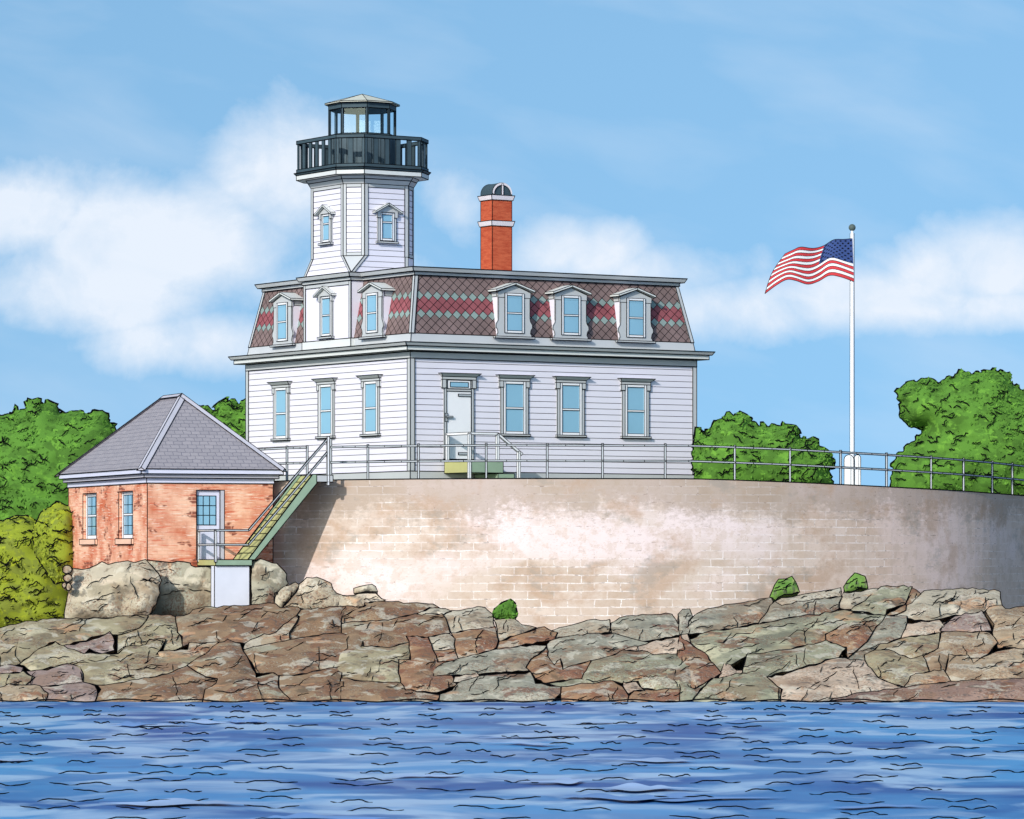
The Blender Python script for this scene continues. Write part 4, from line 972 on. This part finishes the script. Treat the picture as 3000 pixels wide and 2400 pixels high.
 ('C', [(470, 494), (577, 352), (620, 382), (720, 352), (1002, 322), (985, 402), (860, 432), (750, 442), (590, 472)], 'blue', 'grey-blue layered slab beneath the thin grey slab', dict(off=-.05)),
 ('C', [(982, 395), (1010, 300), (1240, 268), (1245, 290), (1150, 342), (1062, 402), (1020, 405)], 'grey', 'pale stone carrying the second mossy stone', dict(off=.05)),
 ('C', [(1060, 404), (1150, 342), (1250, 258), (1390, 250), (1452, 262), (1402, 372), (1292, 407), (1280, 442)], 'green', 'grey ridge rock with a rust patch right of the second mossy stone', dict(off=.0)),
 ('C', [(1275, 444), (1402, 372), (1452, 262), (1507, 300), (1470, 342), (1412, 372), (1412, 407), (1320, 442)], 'brown', 'narrow dark brown fin of rock on the ridge', dict(off=-.05, cracks=1)),
 ('C', [(1315, 445), (1412, 407), (1412, 372), (1507, 300), (1532, 280), (1700, 272), (1830, 265), (1970, 280), (2002, 285), (2012, 372), (1940, 387), (1910, 412), (1720, 440), (1620, 468), (1500, 472), (1410, 452)], 'grey', 'wide light grey boulder on the skyline of the ledge right of the brown fin', dict(off=.0, thick=.45, cracks=7)),
 ('C', [(1910, 412), (1940, 387), (2012, 372), (2037, 397), (2240, 370), (2240, 650), (1990, 645), (1950, 542), (1962, 490)], 'tan', 'tan-grey boulder at the far end of the ledge under the wall', dict(off=-.1, cracks=7)),
 ('C', [(20, 602), (140, 547), (480, 494), (590, 474), (750, 444), (860, 432), (985, 405), (1280, 442), (1200, 542), (1030, 552), (1020, 492), (900, 560), (905, 602), (720, 642), (610, 662), (400, 692), (290, 762), (240, 802), (130, 667), (50, 622)], 'green', 'large grey-green slab with rust patches under the layered slabs', dict(off=-.2, cracks=9)),
 ('C', [(400, 690), (610, 660), (720, 640), (905, 600), (1037, 642), (980, 702), (590, 812), (535, 832), (622, 907), (625, 985), (60, 985), (70, 952), (190, 837), (375, 802), (380, 770)], 'green', 'olive-green boulder sloping to the water left of the pink slab', dict(off=-.4, cracks=6)),
 ('C', [(900, 602), (905, 560), (1020, 490), (1160, 473), (1172, 510), (1200, 542), (1165, 602), (1037, 702), (1037, 642)], 'rust', 'upright rusty block in the centre of the grey-green slabs', dict(off=-.25)),
 ('C', [(225, 840), (262, 745), (300, 750), (345, 790), (400, 780), (380, 812), (310, 845)], 'pink', 'small white stone in the notch between the two olive-green boulders', dict(off=-.28, cracks=0)),
 ('C', [(1037, 702), (1165, 602), (1200, 542), (1280, 440), (1412, 447), (1417, 490), (1380, 582), (1222, 642), (1150, 725), (1060, 717)], 'blue', 'dark blue-grey cleft rock beside the upright rusty block', dict(off=-.15)),
 ('C', [(1378, 584), (1417, 490), (1515, 480), (1620, 466), (1652, 500), (1622, 547)], 'pink', 'pale rounded stone right of the dark cleft rock', dict(off=-.12)),
 ('C', [(1620, 540), (1655, 490), (1720, 440), (1890, 412), (1912, 440), (1952, 540), (1890, 545)], 'lav', 'half-round stone under the wide light grey boulder', dict(off=-.15)),
 ('C', [(1205, 655), (1250, 622), (1400, 582), (1622, 547), (1617, 650), (1520, 692), (1440, 712), (1300, 662)], 'olive', 'smooth olive-grey sloping stone below the pale rounded stone', dict(off=-.25)),
 ('C', [(1520, 692), (1617, 648), (1625, 545), (1940, 542), (1992, 602), (1920, 692), (1840, 742), (1800, 692), (1680, 687), (1657, 790), (1560, 792)], 'tan', 'tan rock with an orange-rust corner', dict(off=-.25)),
 ('C', [(1148, 725), (1150, 690), (1210, 660), (1300, 660), (1440, 712), (1520, 692), (1562, 792), (1440, 832), (1400, 892), (1290, 862), (1240, 832)], 'olive', 'brown-footed olive rock right of the pink slab', dict(off=-.35)),
 ('C', [(1655, 795), (1680, 687), (1800, 692), (1840, 742), (1920, 692), (2060, 650), (2240, 650), (2240, 835), (1800, 853), (1690, 858)], 'tan', 'lumpy tan boulder above the mauve shelf', dict(off=-.38, cracks=5)),
 ('C', [(530, 832), (590, 822), (800, 765), (980, 702), (1100, 720), (1150, 727), (1240, 832), (1290, 862), (1400, 892), (1340, 907), (1100, 932), (925, 985), (620, 985), (630, 912)], 'pink', 'pale pink sloping slab with a zigzag crack at the water', dict(off=-.48, cracks=7)),
 ('C', [(1398, 894), (1440, 822), (1560, 792), (1652, 787), (1692, 858)], 'tan', 'small tan stone on the edge of the mauve shelf', dict(off=-.45, cracks=0)),
 ('C', [(900, 985), (1100, 932), (1340, 905), (1450, 882), (1690, 857), (2240, 830), (2240, 990), (1540, 990)], 'mauve', 'smooth mauve-brown shelf running into the water at the end of the shore', dict(off=-.6, cracks=2)),
 ('C', [(-20, 560), (25, 605), (50, 622), (130, 667), (240, 802), (190, 837), (70, 907), (0, 832), (-30, 760), (-40, 680)], 'rust', 'rusty speckled rock under the corner of the large grey-green slab', dict(off=-.36)),
 ('C', [(-10, 835), (70, 907), (190, 837), (70, 955), (60, 985), (-20, 985), (-20, 900)], 'green', 'small dark green-grey stone at the water by the olive-green boulder', dict(off=-.5, cracks=0)),
]
for t, pts, mt, lab, kw in SC: rock(t, pts, mt, lab, **kw)
for (x, y, rx, ry, lab) in ((425, 148, 31, 27, 'round pale stone on top of the little stone stack beside the big boulder'), (428, 203, 29, 25, 'middle grey stone of the little stone stack'),
        (406, 248, 14, 19, 'smaller lower stone of the little stack, beside the bushes'), (433, 257, 17, 25, 'larger lower stone of the little stack, against the boulder')):
    rock('A', [(x+rx*math.cos(k*PI/6), y+ry*math.sin(k*PI/6)) for k in range(12)], 'grey', lab, Y=115.8, slope=0, thick=.14, cracks=0, back=.35, group='stones of the little stack', jag=.8)
rock('C', [(548, 320), (565, 275), (605, 215), (655, 208), (690, 197), (715, 225), (735, 290), (690, 297), (640, 310), (580, 340), (562, 330)], 'moss', 'moss-covered green stone on the pale slab, nearer to the flat middle of the wall', Y=114.4, slope=.3, thick=.3, cracks=4, back=.6, group='mossy stones', cat='mossy stone', name='mossy_rock')
rock('C', [(1018, 290), (1020, 255), (1060, 195), (1090, 175), (1115, 178), (1150, 195), (1172, 265), (1130, 270), (1040, 290)], 'moss', 'moss-covered green stone farther along the ledge, below the flagpole', Y=114.9, slope=.3, thick=.3, cracks=4, back=.6, group='mossy stones', cat='mossy stone', name='mossy_rock')

# ------------------------------------------------------------------ foliage
def ragged(pts, rnd, amp, wid, soft=False):
    base = resample(pts, 6); n = len(base); out = []
    i = 0
    while i < n:
        wv = rnd.uniform(*wid); k = max(2, int(wv/6)); a = rnd.uniform(*amp)
        lean = rnd.uniform(-.5, .5)
        for j in range(k):
            q = base[(i+j) % n]; p, r = base[(i+j-2) % n], base[(i+j+2) % n]; tx, ty = r[0]-p[0], r[1]-p[1]; l = math.hypot(tx, ty) or 1
            nx, ny = ty/l, -tx/l; h = a*math.sin(PI*(j+.5)/k)**.5
            out.append((q[0]+nx*h+tx/l*h*lean, q[1]+ny*h+ty/l*h*lean))
            if i+j >= n: break
        i += k
    return out
def signed(poly): return sum(a[0]*b[1]-b[0]*a[1] for a, b in zip(poly, poly[1:]+poly[:1]))/2
def foliage(name, parent, outline, Y, thick, mat, seed, amp=(5, 34), wid=(9, 20), nsq=30, leaves=2500, step=26, origin=None, sq=(22, 56)):
    rnd = random.Random(seed)
    pts = outline if signed(outline) > 0 else outline[::-1]
    poly = ragged(pts, rnd, amp, wid)
    sz = math.sqrt(abs(signed(poly)))
    Yf = lambda x, y: Y
    v2, fc, sv, front, surf = dome(poly, Yf, thick, sz*.42, step*.85, rnd, .22, 1.9)
    back = [b+Vector((0, h, 0)) for b, h in sv]
    mb = MB(); mb.mesh(front, [tuple(f) for f in fc]); mb.mesh(back, [tuple(reversed(f)) for f in fc])
    mb.pline([P(p[0], p[1], Y-.02) for p in poly], .030, closed=True)
    xs, ys = [p[0] for p in poly], [p[1] for p in poly]
    def rp_():
        while True:
            q = (rnd.uniform(min(xs), max(xs)), rnd.uniform(min(ys), max(ys)))
            if inside(q, poly): return q
    for _ in range(int(nsq*2.2)):
        q = rp_(); s = squiggle(surf, poly, q[0], q[1], rnd.choice((-.5, -.1, .3, 2.6, 3.3)), rnd.uniform(*sq), rnd, 1.25, .10, 11)
        if s: mb.pline(s, .020)
    lp = [rp_() for _ in range(leaves)]
    for b, h in (surf(lp) if lp else []):
        sgn = 1 if rnd.random() < .7 else -1
        c = b+Vector((0, -sgn*(h+rnd.uniform(-.04, .02)), 0)); s = rnd.uniform(.04, .085)
        a = Vector((rnd.gauss(0, 1), rnd.gauss(0, .5), rnd.gauss(0, 1))).normalized(); t = a.cross(Vector((rnd.gauss(0, .4), -sgn, rnd.gauss(0, .4)))).normalized()
        mb.poly([c-a*s, c+t*s*.5, c+a*s, c-t*s*.5])
    return mb.build(name, [mat, INK], parent, origin=origin, smooth=True)
def tree(name, outline, Y, thick, mat, seed, label, cat, trunk_px, base_py, gz, lobes=(), group=None, part='crown', **kw):
    b = P(trunk_px, base_py, Y); root = empty(name, (b.x, Y, gz), label=label, cat=cat, group=group)
    o = foliage(part, root, outline, Y, thick, mat, seed, **kw); o.data.transform(Matrix.Translation((-b.x, -Y, -gz)))
    for k, (lo_, dy) in enumerate(lobes):
        q = foliage(part, root, lo_, Y+dy, thick*.6, mat, seed+31+k, **dict(kw, nsq=8, leaves=600)); q.data.transform(Matrix.Translation((-b.x, -Y, -gz)))
    t = MB(); top = sum(p[1] for p in outline)/len(outline); h = max(.5, (HY-top)*Y/F-gz)
    k = min(1, h/2.2)*(1 if cat == 'tree' else .45); t.tube((0, 0, -.2), (.05*k, .02*k, h*.55), .16*k, .11*k, 10); t.tube((.05*k, .02*k, h*.5), (.4*k, -.05*k, h*.85), .09*k, .04*k, 8); t.tube((.05*k, .02*k, h*.5), (-.4*k, .1*k, h*.9), .08*k, .04*k, 8)
    t.build('trunk' if cat == 'tree' else 'stem', [M['bark'], INK], root)
    return root
tree('leafy_tree', [(-90, 1240), (-30, 1226), (0, 1228), (40, 1228), (58, 1216), (84, 1198), (105, 1192), (130, 1196), (160, 1192), (174, 1222), (200, 1216), (230, 1216), (262, 1222), (296, 1216), (312, 1232), (318, 1265), (345, 1330), (350, 1480), (280, 1640), (-90, 1640)], 134, 1.8, M['leaf'], 11,
     'tall dense green tree rising behind the brick building and the yellow-green bushes', 'tree', 130, 1640, -1.2, group='trees behind the buildings', nsq=46, leaves=3500)
tree('leafy_tree', [(560, 1230), (592, 1208), (612, 1204), (635, 1214), (655, 1200), (680, 1188), (705, 1190), (725, 1184), (780, 1175), (840, 1200), (850, 1440), (560, 1440)], 143, 1.6, M['leaf'], 12,
     'green tree peeking between the grey hipped roof and the white house wall', 'tree', 700, 1440, 1.85, group='trees behind the buildings', nsq=26, leaves=1500)
tree('leafy_tree', [(2632, 1150), (2655, 1130), (2682, 1122), (2705, 1124), (2730, 1120), (2748, 1132), (2766, 1128), (2780, 1114), (2802, 1108), (2812, 1088), (2838, 1100), (2870, 1102), (2895, 1094), (2930, 1094), (2952, 1102), (2960, 1132), (2985, 1148), (3050, 1170), (3110, 1240), (3110, 1490), (2624, 1490), (2622, 1420), (2625, 1352), (2645, 1332), (2664, 1312), (2692, 1288), (2708, 1268), (2706, 1248), (2664, 1236), (2648, 1216), (2642, 1196), (2656, 1180)], 143, 2.0, M['leaf'], 13,
     'large broad green tree with a notched side behind the end of the railing', 'tree', 2860, 1490, 1.6, group='trees behind the buildings', nsq=60, leaves=3500, amp=(4, 19), wid=(8, 18))
tree('dense_shrub', [(2043, 1268), (2060, 1276), (2086, 1270), (2096, 1240), (2122, 1232), (2148, 1228), (2178, 1226), (2192, 1244), (2222, 1254), (2260, 1256), (2290, 1262), (2322, 1262), (2340, 1292), (2362, 1298), (2398, 1310), (2426, 1330), (2432, 1352), (2418, 1376), (2422, 1400), (2412, 1440), (2043, 1440)], 131.5, 1.1, M['leaf'], 14,
     'low wide green shrub between the white house and the flagpole', 'shrub', 2220, 1440, 1.85, part='foliage', nsq=34, leaves=1800, amp=(4, 28))
tree('yellow_bush', [(-80, 1535), (-30, 1522), (10, 1530), (45, 1514), (78, 1514), (104, 1528), (150, 1560), (230, 1600), (225, 1870), (-80, 1870)], 128.5, 1.3, M['leafy'], 15,
     'wide yellow-green bush beside the rock ledge, lower than its neighbour', 'bush', 60, 1850, -2.6, group='yellow-green bushes', part='foliage', nsq=40, leaves=1500, amp=(2, 6), wid=(12, 26))
tree('yellow_bush', [(108, 1535), (124, 1502), (146, 1490), (166, 1472), (190, 1484), (230, 1490), (235, 1700), (160, 1705), (130, 1660), (106, 1622), (100, 1560)], 126.2, .9, M['leafy'], 16,
     'taller yellow-green bush against the corner of the brick building', 'bush', 228, 1850, -2.6, group='yellow-green bushes', part='foliage', nsq=10, leaves=500, amp=(2, 6), wid=(10, 22))
tree('small_bush', [(1446, 1800), (1450, 1785), (1475, 1765), (1495, 1758), (1508, 1768), (1514, 1798), (1508, 1816), (1470, 1817), (1448, 1808)], 111.6, .3, M['leaf'], 17,
     'small round green bush growing on the rocks at the foot of the wall', 'bush', 1480, 1817, -1.75, part='foliage', nsq=0, leaves=150, amp=(0, 2), wid=(8, 16), step=9)

# ------------------------------------------------------------------ ground, water
def gh(x, y):
    r = math.hypot(x-WC.x, y-WC.y)
    shore = 104.2+.4*math.sin(x*.3)
    if y < shore: return -5.2
    z = (HY-(2055-(min(y, 117)-104)*355/11))*y/F-.5
    z = min(z, -2.25 if x > -5 else (-1.7 if x > -11 else -2.6+max(0, (y-118)*.03)))
    if x > 18: z = min(z, -2.0)
    return z+.12*noise.noise(Vector((x*.5, y*.5, 0)))
g = MB(); xs = [-90+i*2.5 for i in range(85)]; ys = [101+i*1.5 for i in range(14)]+[124+i*6 for i in range(16)]
vs = [(x, y, gh(x, y) if y < 205 and abs(x) < 84 else -6) for y in ys for x in xs]; nx = len(xs)
g.mesh(vs, [(j*nx+i, j*nx+i+1, (j+1)*nx+i+1, (j+1)*nx+i) for j in range(len(ys)-1) for i in range(nx-1)])
M['shore'] = plain('dark_shore_earth', (.20, .17, .14, 1), .3, 1.2, .95)
tag(g.build('ground', [M['shore'], INK], smooth=True), kind='structure')

WZ_ = -3.67
def wh_(x, y):
    v = noise.noise(Vector((x*.42, y*.55, 1.3)))*.015+noise.noise(Vector((x*1.1, y*1.5, 4.1)))*.010
    return WZ_+v*(1 if 40 < y < 112 and abs(x) < 40 else 0)
def water_mat():
    m, nt, b = newmat('blue_sea_water')
    v = coord(nt, 'Object', (.16, .16, 1)); v2 = coord(nt, 'Object', (.30, .22, 1))
    c = mixc(nt, rampf(nt, noise_tex(nt, v, 1.1, 4, .5, .5), .38, .60), L(50, 98, 166), L(92, 160, 214))  # light and dark streaks of sky reflection, painted into the water colour
    c = mixc(nt, math2(nt, 'MULTIPLY', rampf(nt, noise_tex(nt, v2, 1.0, 4, .5, .6), .50, .68), .75), c, L(104, 146, 196))
    c = mixc(nt, math2(nt, 'MULTIPLY', rampf(nt, noise_tex(nt, coord(nt, 'Object', (.22, .16, 1)), 1.6, 3, .5, .4), .60, .74), .8), c, L(54, 92, 158))
    c = mixc(nt, math2(nt, 'MULTIPLY', rampf(nt, noise_tex(nt, coord(nt, 'Object', (.42, .30, 1)), 1.0, 4, .5, .8), .48, .62), .85), c, L(184, 210, 236))  # pale reflection patches, painted over the blue
    nt.links.new(c, b.inputs['Base Color']); b.inputs['Roughness'].default_value = .35; b.inputs['Specular IOR Level'].default_value = .12; b.inputs['IOR'].default_value = 1.15
    return m
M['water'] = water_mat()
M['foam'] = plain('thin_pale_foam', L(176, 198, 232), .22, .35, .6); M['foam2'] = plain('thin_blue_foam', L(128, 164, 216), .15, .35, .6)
wm = MB()
xs = [-9000, -1500, -300, -90]+[-34+.34*i for i in range(201)]+[90, 300, 1500, 9000]
ys = [-3000, -300, -40, 20]+[46+.3*i for i in range(205)]+[115, 160, 300, 1200, 9000]
nx = len(xs); wm.mesh([(x, y, wh_(x, y)) for y in ys for x in xs], [(j*nx+i, j*nx+i+1, (j+1)*nx+i+1, (j+1)*nx+i) for j in range(len(ys)-1) for i in range(nx-1)])
rnd = random.Random(5)
def ydist(py): return -WZ_*F/(py-HY)
rows = 26
placed = []
for k in range(1500):                                          # dark ripple crests, kept apart from one another
    if len(placed) > 240: break
    py = 2064+(2410-2064)*rnd.random()**1.1; Y = ydist(py); px = rnd.uniform(-250, 3250); g_ = (py-2055)/345
    ln = (34+150*g_)*rnd.uniform(.7, 1.4)
    if any(abs(px-a) < (ln+c)*.62 and abs(py-b) < 8+12*g_ for a, b, c in placed): continue
    placed.append((px, py, ln))
    n = 13; ph = rnd.uniform(0, 6); pts = []; am = 1.6+3.4*g_; fq = rnd.uniform(.9, 1.6)
    for i in range(n):
        t = i/(n-1); x = (px+(t-.5)*ln-CX)*Y/F; p = Vector((x, Y, wh_(x, Y)+.025)); p.z += am*(math.sin(ph+2*PI*fq*t)+.35*math.sin(ph*2+5*PI*fq*t))*Y/F; pts.append(p)
    wm.pline(pts, .0135*Y/85, 1)
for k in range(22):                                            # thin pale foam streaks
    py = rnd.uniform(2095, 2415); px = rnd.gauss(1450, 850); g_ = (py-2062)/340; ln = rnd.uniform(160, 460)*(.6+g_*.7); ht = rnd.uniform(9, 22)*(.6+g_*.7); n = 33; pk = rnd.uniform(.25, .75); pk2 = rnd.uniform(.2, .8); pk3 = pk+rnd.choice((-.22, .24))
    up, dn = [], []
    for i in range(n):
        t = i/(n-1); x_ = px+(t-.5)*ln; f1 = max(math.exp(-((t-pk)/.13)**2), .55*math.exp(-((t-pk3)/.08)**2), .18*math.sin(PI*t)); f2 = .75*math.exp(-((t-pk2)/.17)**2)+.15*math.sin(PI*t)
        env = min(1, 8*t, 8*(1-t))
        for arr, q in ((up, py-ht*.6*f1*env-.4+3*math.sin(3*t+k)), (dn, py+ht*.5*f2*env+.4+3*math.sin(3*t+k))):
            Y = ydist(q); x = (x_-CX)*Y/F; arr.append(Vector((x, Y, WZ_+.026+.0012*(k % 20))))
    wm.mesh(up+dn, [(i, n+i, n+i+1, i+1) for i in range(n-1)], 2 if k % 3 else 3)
# dark waterline along the rocks
pts = []
for i in range(160):
    px = -120+i*20.4; py = 2055+(2 if px < 1000 else -4)+4.5*math.sin(i*.37)+3*math.sin(i*.91+1)
    pts.append(P(px, py, 102.9+(.3*math.sin(i*.3))))
pts = [Vector((p.x, p.y, WZ_+.06+.03*math.sin(i*.6))) for i, p in enumerate(pts)]
wm.pline(pts, .018, 1)
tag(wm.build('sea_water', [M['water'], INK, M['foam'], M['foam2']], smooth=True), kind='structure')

# ------------------------------------------------------------------ sky, sun, camera
SUN_EL = math.radians(24)
nL, nR = -H.u, -H.w
t = math.radians(31); hv = (nL*math.cos(t)+nR*math.sin(t)).normalized()
sd = Vector((hv.x*math.cos(SUN_EL), hv.y*math.cos(SUN_EL), math.sin(SUN_EL)))
sun = bpy.data.lights.new('sun', 'SUN'); sun.energy = 2.95; sun.angle = math.radians(.5); sun.color = (1, .965, .90)
so_ = bpy.data.objects.new('sun', sun); C.objects.link(so_); so_.rotation_euler = sd.to_track_quat('Z', 'Y').to_euler(); so_.location = sd*60
world = bpy.data.worlds.new('World'); bpy.context.scene.world = world; world.use_nodes = True
nt = world.node_tree; bg = nt.nodes['Background']
tcw = nt.nodes.new('ShaderNodeTexCoord'); sp = nt.nodes.new('ShaderNodeSeparateXYZ'); nt.links.new(tcw.outputs['Generated'], sp.inputs[0])
sky = nt.nodes.new('ShaderNodeTexSky'); sky.sky_type = 'NISHITA'; sky.sun_disc = False; sky.sun_elevation = SUN_EL; sky.sun_rotation = math.atan2(sd.x, sd.y)
zz = math2(nt, 'ADD', math2(nt, 'MULTIPLY', math2(nt, 'MAXIMUM', sp.outputs[2], 0.0), .55), .33)
cb_ = nt.nodes.new('ShaderNodeCombineXYZ'); nt.links.new(sp.outputs[0], cb_.inputs[0]); nt.links.new(sp.outputs[1], cb_.inputs[1]); nt.links.new(zz, cb_.inputs[2])
nm = nt.nodes.new('ShaderNodeVectorMath'); nm.operation = 'NORMALIZE'; nt.links.new(cb_.outputs[0], nm.inputs[0]); nt.links.new(nm.outputs[0], sky.inputs['Vector'])
# clouds: banks at given bearings (x/y) and heights (z/y) of the northern sky, ragged by noise
yy = math2(nt, 'MAXIMUM', sp.outputs[1], .05); az = math2(nt, 'DIVIDE', sp.outputs[0], yy); el = math2(nt, 'DIVIDE', sp.outputs[2], yy)
cv = nt.nodes.new('ShaderNodeCombineXYZ'); nt.links.new(az, cv.inputs[0]); nt.links.new(el, cv.inputs[1])
n1 = noise_tex(nt, cv.outputs[0], 22, 9, .62, .25); n2 = noise_tex(nt, cv.outputs[0], 90, 5, .6)
nz = math2(nt, 'ADD', math2(nt, 'MULTIPLY', math2(nt, 'SUBTRACT', n1, .5), 2.1), math2(nt, 'MULTIPLY', math2(nt, 'SUBTRACT', n2, .5), .5))
banks = [(60, 620, 300, 150, .95), (480, 700, 460, 230, 1.1), (830, 520, 300, 230, .95), (300, 860, 420, 190, .95), (560, 1000, 520, 120, .85), (1000, 850, 500, 170, .7), (1330, 600, 150, 170, .55), (1720, 740, 260, 130, 1.0), (1950, 800, 420, 130, .85), (2150, 900, 420, 140, .95), (2500, 880, 520, 120, .95), (2760, 800, 260, 130, .8), (2950, 760, 240, 170, 1.1), (3000, 900, 300, 90, .9), (1750, 330, 700, 60, .25)]
tot = None
for x, y, rx, ry, s in banks:
    dx = math2(nt, 'DIVIDE', math2(nt, 'SUBTRACT', az, (x-CX)/F), rx/F); dy = math2(nt, 'DIVIDE', math2(nt, 'SUBTRACT', el, (HY-y)/F), ry/F)
    r2 = math2(nt, 'ADD', math2(nt, 'MULTIPLY', dx, dx), math2(nt, 'MULTIPLY', dy, dy))
    q = math2(nt, 'MULTIPLY', math2(nt, 'POWER', 2.718, math2(nt, 'MULTIPLY', r2, -1.0)), s)
    tot = q if tot is None else math2(nt, 'MAXIMUM', tot, q)
mask = math2(nt, 'MULTIPLY', rampf(nt, math2(nt, 'ADD', tot, math2(nt, 'MULTIPLY', nz, .60)), .35, .88), .92)
wisp_v = nt.nodes.new('ShaderNodeVectorMath'); wisp_v.operation = 'MULTIPLY'; wisp_v.inputs[1].default_value = (1, 3.2, 1); 
rot = nt.nodes.new('ShaderNodeVectorRotate'); rot.rotation_type = 'Z_AXIS'; rot.inputs['Angle'].default_value = .22; nt.links.new(cv.outputs[0], rot.inputs['Vector']); nt.links.new(rot.outputs[0], wisp_v.inputs[0])
wisp = math2(nt, 'MULTIPLY', rampf(nt, noise_tex(nt, wisp_v.outputs[0], 14, 5, .5, .3), .46, .76), .24)
mask = math2(nt, 'MULTIPLY', mask, rampf(nt, noise_tex(nt, cv.outputs[0], 48, 7, .6, .3), -.35, .55)); cov = math2(nt, 'MINIMUM', math2(nt, 'ADD', mask, wisp), .95)
hsv = nt.nodes.new('ShaderNodeHueSaturation'); nt.links.new(sky.outputs['Color'], hsv.inputs['Color'])
hsv.inputs['Saturation'].default_value = 1.10; hsv.inputs['Value'].default_value = 1.16
SKYK = 6.4
tint = nt.nodes.new('ShaderNodeVectorMath'); tint.operation = 'MULTIPLY'; tint.inputs[1].default_value = (.90, 1.03, .98); nt.links.new(hsv.outputs['Color'], tint.inputs[0])
skyc = mixc(nt, cov, tint.outputs[0], tuple(c*SKYK for c in L(230, 238, 249)[:3])+(1,))
nt.links.new(skyc, bg.inputs['Color']); bg.inputs['Strength'].default_value = .15
cam = bpy.data.cameras.new('camera'); co = bpy.data.objects.new('camera', cam); C.objects.link(co)
co.location = (0, 0, 0); co.rotation_euler = (PI/2, 0, 0); cam.sensor_width = 36; cam.sensor_fit = 'HORIZONTAL'; cam.lens = 36*F/3000; cam.shift_y = (HY-1200)/3000
cam.clip_start = .5; cam.clip_end = 20000
sc = bpy.context.scene; sc.camera = co
sc.view_settings.view_transform = 'Standard'; sc.view_settings.look = 'None'; sc.view_settings.exposure = .15; sc.view_settings.gamma = 1
